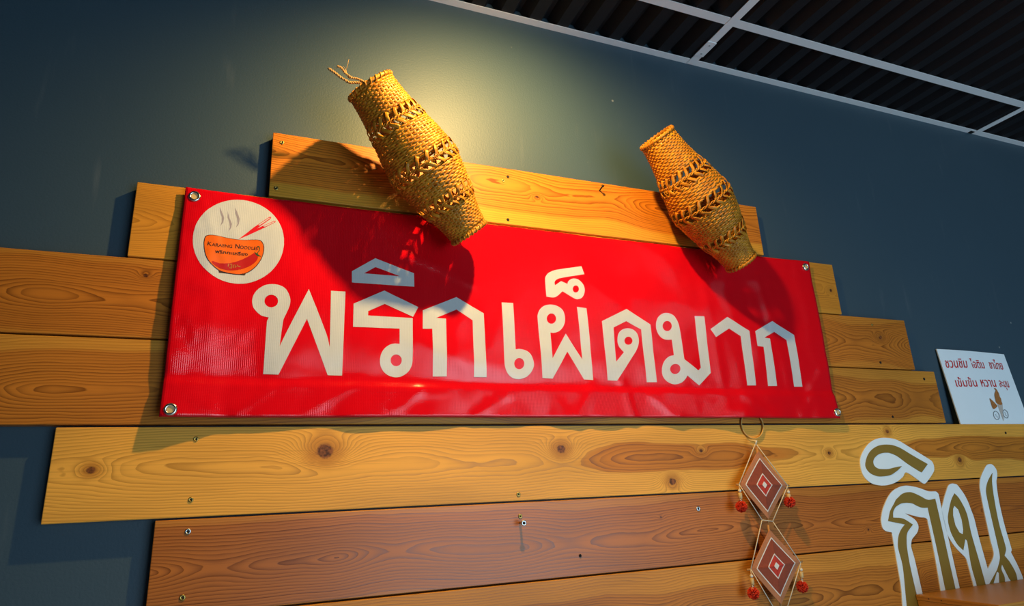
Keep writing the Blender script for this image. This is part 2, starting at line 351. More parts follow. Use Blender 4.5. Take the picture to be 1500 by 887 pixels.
# ------------------------------------------------------------------ timber boards
YB = -0.025
HE, SA, DK = (0.47, 0.185, 0.036), (0.62, 0.34, 0.075), (0.20, 0.050, 0.008)
boards = [
 # name-label, x0,x1,z0,z1, wood kwargs, knots in world (x,z,size,amp)
 ('top and shortest timber board, behind both woven baskets', 0.006, 1.189, 2.139, 2.273, dict(seed=1, heart=(0.66,0.205,0.014), sap=(0.74,0.335,0.030), dark=(0.130,0.026,0.0029), vc=0.020, d0=0.012, d1=0.010, wob=0.012, freq=225, sap_lo=0.062, sap_hi=0.072), ((0.352+0.03,2.215,0.005,0.012),(0.560,2.213,0.005,0.014))),
 ('second timber board from the top, ends showing left and right of the banner', -0.209, 1.421, 1.9965, 2.1345, dict(seed=2, heart=(0.652,0.260,0.0240), sap=(0.702,0.310,0.0331), dark=(0.144,0.040,0.0052), vc=0.0, d0=0.035, d1=0.0, wob=0.006, freq=324, lat=0.55, sap_lo=0.07, sap_hi=0.09), ((1.398,2.060,0.006,0.020),)),
 ('third timber board from the top, running out of frame at left', -0.95, 1.651, 1.8565, 1.9935, dict(seed=3, heart=(0.526,0.165,0.0144), sap=(0.556,0.200,0.0204), dark=(0.101,0.022,0.0029), vc=-0.005, d0=0.022, d1=0.0, wob=0.010, freq=259), ((-0.178,1.964,0.005,0.012),(1.545,1.94,0.008,0.030))),
 ('fourth timber board from the top, level with the lower half of the banner', -0.95, 1.723, 1.7155, 1.8535, dict(seed=4, heart=(0.502,0.165,0.0154), sap=(0.605,0.250,0.0281), dark=(0.096,0.022,0.0029), vc=-0.010, d0=0.012, d1=-0.012, wob=0.012, freq=225), ((-0.12,1.787,0.003,0.004),)),
 ('light yellow knotty timber board directly under the banner', -0.272, 2.75, 1.5715, 1.7115, dict(seed=5, sapx=(-0.72,-0.55), heart=(0.577,0.195,0.0173), sap=(0.870,0.405,0.0560), dark=(0.134,0.037,0.0046), vc=0.004, d0=0.018, d1=-0.010, wob=0.006, freq=237, sap_lo=0.030, sap_hi=0.036, lat=0.9), ((0.1241,1.6697,0.0160,0.0500),(-0.2185,1.6471,0.0070,0.0200),(0.5791,1.6659,0.0110,0.0360),(0.8337,1.5944,0.0100,0.0320),(0.9170,1.6561,0.0060,0.0160),(1.2886,1.6449,0.0060,0.0200),(1.4970,1.6933,0.0070,0.0180),(1.7420,1.6191,0.0100,0.0300),)),
 ('reddish brown glossy timber board with a bolt, second below the banner', -0.124, 2.75, 1.4305, 1.5685, dict(seed=6, heart=(0.50,0.145,0.013), sap=(0.58,0.20,0.020), dark=(0.077,0.014,0.0023), vc=-0.006, d0=0.010, d1=0.012, wob=0.010, freq=216, rough=0.33, spec=0.45, lat=1.0), ((1.3667,1.4681,0.0040,0.0120),(0.7957,1.5256,0.0030,0.0040),)),
 ('honey coloured timber board at the bottom edge of the photo', -0.16, 2.75, 1.2905, 1.4275, dict(seed=7, heart=(0.552,0.180,0.0173), sap=(0.690,0.265,0.0300), dark=(0.096,0.022,0.0029), vc=-0.02, d0=0.014, d1=0.006, wob=0.012, freq=216, sap_lo=0.05, sap_hi=0.06), ((1.486,1.354,0.009,0.030),)),
]
for lab, x0, x1, z0, z1, kw, kn in boards:
    cx_, cz_ = (x0+x1)/2, (z0+z1)/2
    mt = wood('pine_%d' % kw['seed'], knots=[(k[0]-cx_, k[1]-cz_, k[2], k[3]) for k in kn], **kw)
    b = bmesh.new(); box(b, x0, x1, YB, 0.0, z0, z1, bevel=0.0012)
    tag(obj('timber_board', b, mt, origin=(cx_, 0, cz_)), lab, 'board', 'timber boards on the wall')

# ------------------------------------------------------------------ banner
BX0, BX1, BZ0, BZ1 = -0.132, 1.328, 1.7245, 2.129
def bulge(c, w): return math.exp(-(c/w)**2)
CREASE = [  # (x0,z0,x1,z1,width,amp)
 (-0.08,1.99,-0.06,1.75,0.010,0.0012), (-0.10,2.10,-0.06,2.00,0.008,0.0014), (0.05,1.80,0.30,1.775,0.014,0.0010), (0.30,1.86,0.52,1.80,0.022,0.0012), (0.10,1.74,0.18,1.79,0.010,0.0012),
 (0.62,1.725,0.66,1.79,0.012,0.0022), (0.75,1.725,0.73,1.80,0.012,0.0022), (0.86,1.725,0.80,1.775,0.012,0.0020), (0.70,2.00,0.95,1.80,0.016,0.0010), (0.98,2.02,1.00,1.75,0.013,0.0012), (1.05,1.78,1.12,1.73,0.012,0.0015), (1.15,2.05,1.20,1.78,0.012,0.0010), (1.22,1.74,1.32,1.86,0.016,0.0016),
 (0.20,2.06,0.34,2.03,0.014,0.0012), (0.28,2.04,0.40,1.995,0.010,0.0014), (0.02,2.07,0.3,2.10,0.02,0.0008), (1.02,2.05,1.22,2.07,0.014,0.0010), (0.40,1.73,0.47,1.77,0.010,0.0016), (0.24,1.735,0.29,1.775,0.010,0.0015), (-0.02,1.735,0.03,1.775,0.010,0.0014)]
def bdisp(x, z):
    """how far the vinyl stands off the boards"""
    n = noise.noise
    u = (x-BX0)/(BX1-BX0); v = (z-BZ0)/(BZ1-BZ0)
    d = 0.0035 + 0.013*bulge(u, 0.05)*(0.35+0.65*min(1, (1-v)*2.2)) + 0.005*bulge(1-u, 0.05)
    d += 0.0022*(0.5+n(Vector((x*4.3, z*7.0, 1.7)))) + 0.0026*(0.5+n(Vector((x*11, z*9, 5.1))))
    d += 0.0008*(0.5+n(Vector((x*34, z*20, 9.2))))*(1+1.6*bulge(u, 0.06))
    d += 0.0011*n(Vector((x*75, z*48, 7.7)))*bulge(u-0.012, 0.028) + 0.0006*n(Vector((x*60, z*42, 3.3)))*bulge(u-0.06, 0.02)
    zf = 1.7905 + 0.002*n(Vector((x*6, 0, 3)))
    if z < zf: d += 0.0055*((zf-z)/0.066)*(0.9+0.35*n(Vector((x*9, 2, 4))))          # the hem under the welded fold tips forward
    d -= 0.0030*bulge(z-zf, 0.035)*(1 if z > zf else bulge(z-zf, 0.006))
    d += 0.0014*math.sin(x*46+3*n(Vector((x*5, 1, 1))))*bulge(z-BZ0, 0.020)
    for x0, z0, x1, z1, w_, a_ in CREASE:
        dx, dz = x1-x0, z1-z0; L2 = dx*dx+dz*dz; tt = ((x-x0)*dx+(z-z0)*dz)/L2
        if -0.4 < tt < 1.4:
            q = ((x-x0)*dz-(z-z0)*dx)/math.sqrt(L2)
            env = 1 if 0 <= tt <= 1 else bulge(tt if tt < 0 else tt-1, 0.15)
            d += a_*env*bulge(q, w_)
    d += 0.0075*bulge(x-1.047, 0.055)*bulge(z-BZ0, 0.045)      # pushed out by the hoop hanging behind the hem
    return max(d, 0.0008)
GX, GZ = 0.006, 0.0058
def cloth(bm, off):
    """cut a flat x-z mesh on the banner's grid, then lay it on the vinyl"""
    xs = [v.co.x for v in bm.verts]; zs = [v.co.z for v in bm.verts]
    def cuts(lo, hi, s, st):
        k0, k1 = math.ceil((lo-s)/st), math.floor((hi-s)/st)
        return [s+k*st for k in range(k0, k1+1)]
    for x in cuts(min(xs), max(xs), BX0, GX):
        bmesh.ops.bisect_plane(bm, geom=bm.verts[:]+bm.edges[:]+bm.faces[:], plane_co=(x, 0, 0), plane_no=(1, 0, 0), dist=1e-7)
    for z in cuts(min(zs), max(zs), BZ0, GZ):
        bmesh.ops.bisect_plane(bm, geom=bm.verts[:]+bm.edges[:]+bm.faces[:], plane_co=(0, 0, z), plane_no=(0, 0, 1), dist=1e-7)
    for v in bm.verts: v.co.y = YB - bdisp(v.co.x, v.co.z) - off
    for f in bm.faces: f.smooth = True
    return bm
banner = empty('vinyl_banner', (0.6, YB, BZ0), 'long glossy red vinyl banner with large cream Thai lettering on the boards', 'banner')
b = bmesh.new(); nx = int(round((BX1-BX0)/GX))+1; nz = int(round((BZ1-BZ0)/GZ))+1
G = [[b.verts.new((BX0+i*GX, 0, BZ0+j*GZ)) for i in range(nx)] for j in range(nz)]
BXM, BZM = BX0+(nx-1)*GX, BZ0+(nz-1)*GZ
for j in range(nz-1):
    for i in range(nx-1): b.faces.new((G[j][i], G[j][i+1], G[j+1][i+1], G[j+1][i])).smooth = True
for v in b.verts:
    v.co.y = YB - bdisp(v.co.x, v.co.z)
    u = (v.co.x-BX0)/(BXM-BX0); vv = (v.co.z-BZ0)/(BZM-BZ0)      # right edge leans out towards the bottom
    v.co.z += 0.004*math.sin(PI*u)*(1-vv)*0.5
r = bmesh.ops.extrude_face_region(b, geom=list(b.faces), use_keep_orig=True)
bmesh.ops.translate(b, verts=[g for g in r['geom'] if isinstance(g, bmesh.types.BMVert)], vec=(0, 0.0006, 0))
bmesh.ops.recalc_face_normals(b, faces=b.faces)
obj('vinyl_sheet', b, M['red'], banner)
DB = 0.031
letters = [
 [[(0.0208,1.9627),(0.0090,1.9594),(-0.0017,1.9505),(-0.0077,1.9397),(-0.0090,1.9294),(-0.0067,1.9182),(-0.0001,1.9096),(0.0084,1.9034),(0.0201,1.9008),(0.0176,1.8927),(0.0172,1.8004),(0.0420,1.7998),(0.0845,1.9024),(0.1247,1.8013),(0.1497,1.8015),(0.1506,1.9588),(0.1245,1.9584),(0.1263,1.8519),(0.1194,1.8767),(0.0852,1.9585),(0.0518,1.8778),(0.0410,1.8498),(0.0444,1.8966),(0.0490,1.9105),(0.0530,1.9222),(0.0545,1.9339),(0.0513,1.9464),(0.0440,1.9571),(0.0337,1.9621)], [(0.0337,1.9320),(0.0336,1.9297),(0.0331,1.9274),(0.0322,1.9253),(0.0309,1.9235),(0.0292,1.9219),(0.0274,1.9207),(0.0253,1.9199),(0.0231,1.9195),(0.0209,1.9196),(0.0188,1.9201),(0.0168,1.9211),(0.0150,1.9224),(0.0135,1.9240),(0.0123,1.9260),(0.0115,1.9281),(0.0112,1.9304),(0.0113,1.9326),(0.0118,1.9349),(0.0127,1.9369),(0.0140,1.9388),(0.0156,1.9404),(0.0175,1.9416),(0.0195,1.9424),(0.0217,1.9428),(0.0239,1.9428),(0.0261,1.9423),(0.0281,1.9413),(0.0299,1.9400),(0.0314,1.9383),(0.0326,1.9364),(0.0334,1.9342)]],
 [[(0.1613,2.0000),(0.2049,2.0308),(0.2805,2.0067),(0.2809,1.9787),(0.1619,1.9777)], [(0.1838,1.9977),(0.2056,2.0128),(0.2533,1.9981)]],
 [[(0.1661,1.9365),(0.2227,1.9662),(0.2885,1.9376),(0.2783,1.9175),(0.2239,1.9397),(0.1930,1.9236),(0.1932,1.9152),(0.2775,1.9149),(0.2779,1.8332),(0.2754,1.8208),(0.2689,1.8104),(0.2579,1.8028),(0.2471,1.8005),(0.2351,1.8026),(0.2247,1.8092),(0.2182,1.8198),(0.2165,1.8311),(0.2187,1.8434),(0.2249,1.8538),(0.2345,1.8612),(0.2434,1.8637),(0.2528,1.8633),(0.2526,1.8930),(0.1665,1.8921)], [(0.2574,1.8325),(0.2572,1.8303),(0.2566,1.8283),(0.2557,1.8263),(0.2543,1.8246),(0.2528,1.8232),(0.2509,1.8221),(0.2490,1.8214),(0.2469,1.8211),(0.2449,1.8213),(0.2429,1.8218),(0.2411,1.8228),(0.2395,1.8241),(0.2382,1.8257),(0.2372,1.8276),(0.2366,1.8296),(0.2364,1.8318),(0.2366,1.8339),(0.2371,1.8360),(0.2381,1.8380),(0.2394,1.8397),(0.2410,1.8411),(0.2428,1.8422),(0.2447,1.8429),(0.2468,1.8432),(0.2488,1.8431),(0.2508,1.8425),(0.2527,1.8416),(0.2543,1.8402),(0.2556,1.8386),(0.2566,1.8367),(0.2572,1.8347)]],
 [[(0.2974,1.9317),(0.3664,1.9643),(0.4227,1.9340),(0.4250,1.8049),(0.3988,1.8047),(0.3990,1.9182),(0.3659,1.9383),(0.3239,1.9181),(0.3439,1.9180),(0.3438,1.8042),(0.3168,1.8035),(0.3160,1.8960),(0.2972,1.8950)]],
 [[(0.4627,1.9599),(0.4880,1.9603),(0.4883,1.8627),(0.4973,1.8639),(0.5114,1.8609),(0.5218,1.8520),(0.5270,1.8344),(0.5224,1.8205),(0.5123,1.8093),(0.5012,1.8042),(0.4918,1.8027),(0.4803,1.8046),(0.4705,1.8117),(0.4651,1.8223),(0.4632,1.8331)], [(0.5056,1.8341),(0.5053,1.8319),(0.5046,1.8297),(0.5035,1.8277),(0.5020,1.8259),(0.5003,1.8244),(0.4984,1.8233),(0.4963,1.8226),(0.4942,1.8223),(0.4921,1.8225),(0.4902,1.8231),(0.4884,1.8241),(0.4868,1.8254),(0.4856,1.8271),(0.4847,1.8291),(0.4842,1.8312),(0.4841,1.8334),(0.4844,1.8356),(0.4851,1.8378),(0.4862,1.8398),(0.4876,1.8416),(0.4893,1.8431),(0.4912,1.8442),(0.4933,1.8449),(0.4954,1.8452),(0.4975,1.8451),(0.4995,1.8445),(0.5013,1.8435),(0.5029,1.8421),(0.5042,1.8404),(0.5051,1.8385),(0.5056,1.8363)]],
 [[(0.5452,1.8064),(0.5687,1.8058),(0.6057,1.8633),(0.6409,1.8057),(0.6619,1.8050),(0.6583,1.9604),(0.6355,1.9622),(0.6397,1.8477),(0.6046,1.9018),(0.5699,1.8474),(0.5691,1.9022),(0.5764,1.9019),(0.5886,1.9057),(0.5988,1.9151),(0.6045,1.9272),(0.6055,1.9401),(0.6022,1.9512),(0.5941,1.9587),(0.5824,1.9628),(0.5688,1.9625),(0.5567,1.9584),(0.5470,1.9492),(0.5420,1.9378),(0.5417,1.9283)], [(0.5844,1.9331),(0.5840,1.9309),(0.5833,1.9287),(0.5821,1.9267),(0.5807,1.9250),(0.5789,1.9235),(0.5769,1.9223),(0.5749,1.9216),(0.5727,1.9213),(0.5706,1.9214),(0.5686,1.9219),(0.5668,1.9228),(0.5653,1.9241),(0.5641,1.9257),(0.5632,1.9275),(0.5627,1.9296),(0.5627,1.9318),(0.5630,1.9339),(0.5638,1.9361),(0.5649,1.9381),(0.5664,1.9398),(0.5681,1.9413),(0.5701,1.9425),(0.5721,1.9433),(0.5743,1.9436),(0.5764,1.9435),(0.5784,1.9430),(0.5802,1.9421),(0.5818,1.9408),(0.5830,1.9392),(0.5839,1.9373),(0.5844,1.9352)]],
 [[(0.6545,2.0563),(0.6602,2.0384),(0.5989,2.0237),(0.5899,2.0189),(0.5867,2.0137),(0.5873,2.0071),(0.6020,2.0176),(0.6166,2.0122),(0.6196,2.0188),(0.6271,2.0244),(0.6362,2.0262),(0.6459,2.0236),(0.6548,2.0143),(0.6578,2.0028),(0.6554,1.9926),(0.6497,1.9839),(0.6401,1.9796),(0.6307,1.9809),(0.6037,1.9946),(0.5854,1.9802),(0.5649,1.9799),(0.5648,2.0201),(0.5699,2.0304),(0.5790,2.0372),(0.5915,2.0423)], [(0.6438,2.0031),(0.6436,2.0015),(0.6430,1.9999),(0.6422,1.9985),(0.6412,1.9972),(0.6399,1.9961),(0.6386,1.9953),(0.6371,1.9947),(0.6357,1.9944),(0.6342,1.9945),(0.6329,1.9948),(0.6316,1.9955),(0.6306,1.9964),(0.6297,1.9975),(0.6292,1.9988),(0.6289,2.0003),(0.6289,2.0019),(0.6291,2.0034),(0.6297,2.0050),(0.6305,2.0064),(0.6315,2.0077),(0.6327,2.0088),(0.6341,2.0097),(0.6355,2.0102),(0.6370,2.0105),(0.6385,2.0105),(0.6398,2.0101),(0.6411,2.0095),(0.6421,2.0086),(0.6430,2.0074),(0.6435,2.0061),(0.6438,2.0046)]],
 [[(0.6931,1.9335),(0.7578,1.9649),(0.8164,1.9329),(0.8198,1.8040),(0.7941,1.8035),(0.7908,1.9200),(0.7547,1.9371),(0.7206,1.9207),(0.7202,1.8455),(0.7424,1.8673),(0.7312,1.8788),(0.7281,1.8920),(0.7323,1.9078),(0.7429,1.9174),(0.7570,1.9213),(0.7711,1.9189),(0.7804,1.9103),(0.7834,1.8968),(0.7802,1.8832),(0.7714,1.8685),(0.7193,1.8048),(0.6960,1.8051)], [(0.7667,1.8938),(0.7663,1.8920),(0.7655,1.8903),(0.7643,1.8887),(0.7629,1.8873),(0.7612,1.8861),(0.7594,1.8852),(0.7574,1.8846),(0.7554,1.8843),(0.7534,1.8844),(0.7516,1.8848),(0.7499,1.8856),(0.7485,1.8866),(0.7474,1.8879),(0.7467,1.8895),(0.7463,1.8911),(0.7463,1.8929),(0.7466,1.8946),(0.7474,1.8963),(0.7485,1.8979),(0.7499,1.8994),(0.7516,1.9006),(0.7535,1.9015),(0.7554,1.9021),(0.7574,1.9024),(0.7594,1.9023),(0.7613,1.9019),(0.7630,1.9011),(0.7644,1.9001),(0.7655,1.8988),(0.7663,1.8972),(0.7667,1.8956)]],
 [[(0.8697,1.9009),(0.8701,1.8651),(0.8562,1.8614),(0.8425,1.8496),(0.8356,1.8337),(0.8362,1.8181),(0.8460,1.8060),(0.8636,1.8001),(0.8827,1.8036),(0.8958,1.8129),(0.9013,1.8207),(0.9317,1.7993),(0.9685,1.8284),(0.9686,1.9613),(0.9412,1.9606),(0.9413,1.8391),(0.9331,1.8329),(0.8975,1.8570),(0.8970,1.9022),(0.8946,1.9349),(0.8900,1.9488),(0.8816,1.9588),(0.8664,1.9630),(0.8508,1.9597),(0.8376,1.9490),(0.8314,1.9337),(0.8324,1.9176),(0.8409,1.9051),(0.8535,1.9002)], [(0.8742,1.9328),(0.8736,1.9305),(0.8726,1.9283),(0.8711,1.9262),(0.8693,1.9243),(0.8672,1.9227),(0.8649,1.9215),(0.8625,1.9208),(0.8600,1.9204),(0.8576,1.9205),(0.8554,1.9210),(0.8534,1.9220),(0.8517,1.9234),(0.8504,1.9251),(0.8495,1.9270),(0.8491,1.9292),(0.8492,1.9315),(0.8497,1.9338),(0.8507,1.9360),(0.8522,1.9381),(0.8539,1.9400),(0.8560,1.9416),(0.8583,1.9428),(0.8608,1.9436),(0.8632,1.9440),(0.8657,1.9439),(0.8679,1.9433),(0.8699,1.9424),(0.8716,1.9410),(0.8730,1.9393),(0.8738,1.9373),(0.8742,1.9351)], [(0.8840,1.8347),(0.8834,1.8325),(0.8823,1.8303),(0.8808,1.8283),(0.8789,1.8266),(0.8767,1.8251),(0.8742,1.8240),(0.8716,1.8233),(0.8690,1.8230),(0.8664,1.8231),(0.8640,1.8237),(0.8618,1.8247),(0.8600,1.8260),(0.8586,1.8277),(0.8576,1.8296),(0.8572,1.8317),(0.8572,1.8339),(0.8578,1.8361),(0.8588,1.8382),(0.8603,1.8402),(0.8622,1.8420),(0.8645,1.8435),(0.8669,1.8446),(0.8695,1.8453),(0.8722,1.8456),(0.8747,1.8455),(0.8772,1.8449),(0.8794,1.8440),(0.8812,1.8426),(0.8826,1.8409),(0.8836,1.8390),(0.8840,1.8369)]],
 [[(0.9808,1.9311),(1.0352,1.9639),(1.0958,1.9328),(1.0927,1.8021),(1.0667,1.8015),(1.0680,1.9191),(1.0355,1.9355),(0.9938,1.9125)]],
 [[(1.1135,1.9332),(1.1712,1.9615),(1.2345,1.9299),(1.2350,1.8020),(1.2090,1.8015),(1.2077,1.9159),(1.1718,1.9343),(1.1388,1.9186),(1.1558,1.9169),(1.1552,1.8019),(1.1278,1.8013),(1.1317,1.8956),(1.1137,1.8967)]],
]
for L in letters: obj('printed_letter', cloth(fill([soften(q, 40) for q in L]), 0.0003), M['white'], banner)
# round noodle-shop emblem
disc = obj('emblem_disc', cloth(fill([[(0.0376,2.0459),(0.0376,2.0378),(0.0370,2.0297),(0.0355,2.0218),(0.0334,2.0140),(0.0305,2.0065),(0.0270,1.9993),(0.0229,1.9926),(0.0182,1.9863),(0.0130,1.9806),(0.0073,1.9754),(0.0012,1.9709),(-0.0053,1.9671),(-0.0120,1.9639),(-0.0189,1.9615),(-0.0260,1.9597),(-0.0332,1.9588),(-0.0404,1.9586),(-0.0475,1.9591),(-0.0545,1.9604),(-0.0614,1.9623),(-0.0680,1.9650),(-0.0744,1.9684),(-0.0803,1.9724),(-0.0859,1.9770),(-0.0911,1.9821),(-0.0957,1.9878),(-0.0998,1.9939),(-0.1034,2.0005),(-0.1064,2.0074),(-0.1087,2.0146),(-0.1104,2.0220),(-0.1114,2.0296),(-0.1117,2.0373),(-0.1114,2.0450),(-0.1103,2.0527),(-0.1086,2.0603),(-0.1062,2.0677),(-0.1032,2.0749),(-0.0995,2.0817),(-0.0952,2.0882),(-0.0904,2.0942),(-0.0850,2.0997),(-0.0791,2.1047),(-0.0728,2.1090),(-0.0662,2.1127),(-0.0592,2.1156),(-0.0520,2.1178),(-0.0447,2.1192),(-0.0372,2.1198),(-0.0297,2.1197),(-0.0223,2.1187),(-0.0150,2.1169),(-0.0079,2.1143),(-0.0011,2.1109),(0.0053,2.1068),(0.0113,2.1020),(0.0168,2.0966),(0.0218,2.0905),(0.0262,2.0840),(0.0299,2.0770),(0.0329,2.0696),(0.0352,2.0619),(0.0368,2.0540)]]), 0.0003), M['white'], banner)
for q in ([(-0.0743,2.0989),(-0.0698,2.0900),(-0.0655,2.0792),(-0.0665,2.0701),(-0.0706,2.0624),(-0.0687,2.0710),(-0.0692,2.0799),(-0.0728,2.0896)], [(-0.0607,2.0930),(-0.0568,2.0803),(-0.0520,2.0696),(-0.0528,2.0617),(-0.0564,2.0541),(-0.0549,2.0625),(-0.0563,2.0702),(-0.0599,2.0811)], [(-0.0489,2.1023),(-0.0443,2.0921),(-0.0400,2.0813),(-0.0406,2.0710),(-0.0447,2.0633),(-0.0430,2.0718),(-0.0442,2.0808),(-0.0481,2.0917)]):
    obj('steam_curl', cloth(fill([q]), 0.0005), M['grey'], disc)
for q, s_ in (([(-0.0391,2.0417),(-0.0158,2.0676),(0.0097,2.0921),(0.0119,2.0922),(0.0128,2.0904),(0.0116,2.0882),(-0.0117,2.0643),(-0.0358,2.0435)], [(-0.0083,2.0735),(0.0094,2.0902),(0.0113,2.0898),(-0.0063,2.0724)]), ([(-0.0336,2.0453),(-0.0256,2.0540),(-0.0080,2.0676),(0.0187,2.0851),(0.0208,2.0845),(0.0207,2.0824),(0.0037,2.0700),(-0.0253,2.0507)], [(-0.0003,2.0718),(0.0186,2.0837),(0.0197,2.0829),(0.0036,2.0713)])):
    k = obj('chopstick', cloth(fill([q]), 0.0005), M['stickred'], disc)
    obj('highlight', cloth(fill([s_]), 0.0007), M['white'], k)
bowl_px = [(-0.0940,2.0235),(-0.0941,2.0308),(-0.0931,2.0378),(-0.0903,2.0412),(-0.0841,2.0431),(-0.0704,2.0432),(-0.0543,2.0415),(-0.0370,2.0411),(-0.0176,2.0440),(-0.0066,2.0450),(-0.0010,2.0433),(0.0027,2.0382),(0.0045,2.0308),(0.0043,2.0212),(0.0012,2.0083),(-0.0056,1.9951),(-0.0137,1.9857),(-0.0219,1.9794),(-0.0323,1.9756),(-0.0429,1.9751),(-0.0557,1.9764),(-0.0664,1.9791),(-0.0764,1.9861),(-0.0855,1.9961),(-0.0912,2.0090)]
bc = (sum(p[0] for p in bowl_px)/len(bowl_px), sum(p[1] for p in bowl_px)/len(bowl_px))
obj('bowl_foot', cloth(fill([[(-0.0677,1.9796),(-0.0656,1.9751),(-0.0535,1.9752),(-0.0365,1.9748),(-0.0246,1.9752),(-0.0219,1.9802),(-0.0372,1.9835)]]), 0.0004), M['brown'], disc)
bo = obj('bowl_outline', cloth(fill([spline(bowl_px, 3)]), 0.0006), M['brown'], disc)
inner = [(bc[0]+(p[0]-bc[0])*0.975, bc[1]+(p[1]-bc[1])*0.968) for p in bowl_px]
obj('bowl', cloth(fill([spline(inner, 3)]), 0.0008), M['orange'], disc)
obj('chili', cloth(fill([spline([(-0.0789,1.9937),(-0.0760,1.9949),(-0.0664,1.9925),(-0.0508,1.9946),(-0.0363,2.0009),(-0.0218,2.0104),(-0.0126,2.0182),(-0.0088,2.0186),(-0.0052,2.0140),(-0.0053,2.0077),(-0.0103,1.9997),(-0.0195,1.9920),(-0.0309,1.9860),(-0.0414,1.9829),(-0.0529,1.9815),(-0.0647,1.9835),(-0.0733,1.9876),(-0.0773,1.9908)], 2)]), 0.0010), M['chili'], disc)
obj('chili_stem', cloth(fill([[(-0.0115,2.0224),(-0.0094,2.0196),(-0.0071,2.0190),(-0.0042,2.0239),(-0.0038,2.0293),(-0.0055,2.0314),(-0.0079,2.0304),(-0.0082,2.0316),(-0.0056,2.0329),(-0.0034,2.0321),(-0.0025,2.0291),(-0.0030,2.0236),(-0.0058,2.0187),(-0.0036,2.0160),(0.0007,2.0135),(-0.0063,2.0138),(-0.0092,2.0167)]]), 0.0012), M['green'], disc)
def text_bm(body, bold=0.0):
    c = bpy.data.curves.new('text', 'FONT'); c.body = body; c.offset = bold; c.resolution_u = 3
    o = bpy.data.objects.new('text', c); C.objects.link(o); bpy.context.view_layer.update()
    m = bpy.data.meshes.new_from_object(o.evaluated_get(bpy.context.evaluated_depsgraph_get()))
    bm = bmesh.new(); bm.from_mesh(m); bpy.data.objects.remove(o); bpy.data.curves.remove(c); bpy.data.meshes.remove(m)
    return bm
def text_on(body, corners, bold=0.0, zpad=(0.0, 1.0)):
    """flat text fitted between bottom-left, bottom-right, top-left in the x-z plane"""
    bm = text_bm(body, bold); xs = [v.co.x for v in bm.verts]; ys = [v.co.y for v in bm.verts]
    x0, x1, y0, y1 = min(xs), max(xs), min(ys), max(ys)
    bl, br, tl = (Vector(c) for c in corners)
    for v in bm.verts:
        p = bl + (br-bl)*((v.co.x-x0)/(x1-x0)) + (tl-bl)*((v.co.y-y0)/(y1-y0)); v.co = (p.x, 0, p.y)
    bm.normal_update()
    for f in bm.faces:
        if f.normal.y > 0: f.normal_flip()
    return bm
# small-capital shop name: initials taller than the rest
for body, cs in (('K', [(-0.0879,2.0224),(-0.0814,2.0221),(-0.0874,2.0297)]), ('ARAENG', [(-0.0809,2.0219),(-0.0482,2.0233),(-0.0810,2.0278)]), ('N', [(-0.0435,2.0236),(-0.0362,2.0241),(-0.0434,2.0316)]), ('OODLES', [(-0.0356,2.0239),(-0.0060,2.0247),(-0.0354,2.0302)])):
    obj('shop_name', cloth(text_on(body, cs, 0.012), 0.0011), M['brown'], disc)
obj('thai_name', cloth(text_on('พริกกะเหรี่ยง', [(-0.0745,2.0100),(-0.0217,2.0118),(-0.0749,2.0171)], 0.022), 0.0011), M['brown'], disc)
def stroke(pts, wd):
    b = bmesh.new(); P = [Vector((p[0], 0, p[1])) for p in pts]
    A, B = [], []
    for i, p in enumerate(P):
        t = (P[min(i+1, len(P)-1)]-P[max(i-1, 0)]).normalized(); nn = Vector((-t.z, 0, t.x))*wd/2
        A.append(b.verts.new(p+nn)); B.append(b.verts.new(p-nn))
    for i in range(len(P)-1): b.faces.new((A[i], A[i+1], B[i+1], B[i]))
    b.normal_update()
    for f in b.faces:
        if f.normal.y > 0: f.normal_flip()
    return b
for q in ([(-0.0522,1.9883),(-0.0519,1.9932),(-0.0513,1.9933)], [(-0.0496,1.9928),(-0.0464,1.9938),(-0.0467,1.9903),(-0.0488,1.9898),(-0.0459,1.9889),(-0.0467,1.9861),(-0.0499,1.9863)], [(-0.0433,1.9869),(-0.0442,1.9915),(-0.0425,1.9926)], [(-0.0407,1.9875),(-0.0401,1.9937),(-0.0385,1.9896),(-0.0374,1.9934),(-0.0355,1.9898),(-0.0324,1.9911)]):
    obj('script_mark', cloth(stroke(q, 0.0012), 0.0012), M['gold'], disc)
# eyelets
for (px_, pz_) in [(-0.1164,2.1141),(-0.1169,1.7363),(1.3111,2.1141),(1.3203,1.7392)]:
    b = bmesh.new(); y = YB - bdisp(px_, pz_) - 0.0006
    revolve(b, [(0.0052, -0.002), (0.0052, 0.0010), (0.0062, 0.0024), (0.0080, 0.0026), (0.0098, 0.0014), (0.0102, 0.0)], (px_, y, pz_), (0, -1, 0), 28, cap=False)
    g = obj('eyelet', b, M['chrome'], banner)
    b = bmesh.new(); revolve(b, [(0.0, 0.0), (0.0052, 0.0)], (px_, y-0.0004, pz_), (0, -1, 0), 20, cap=False); obj('eyelet_hole', b, M['bead_wood'], g)

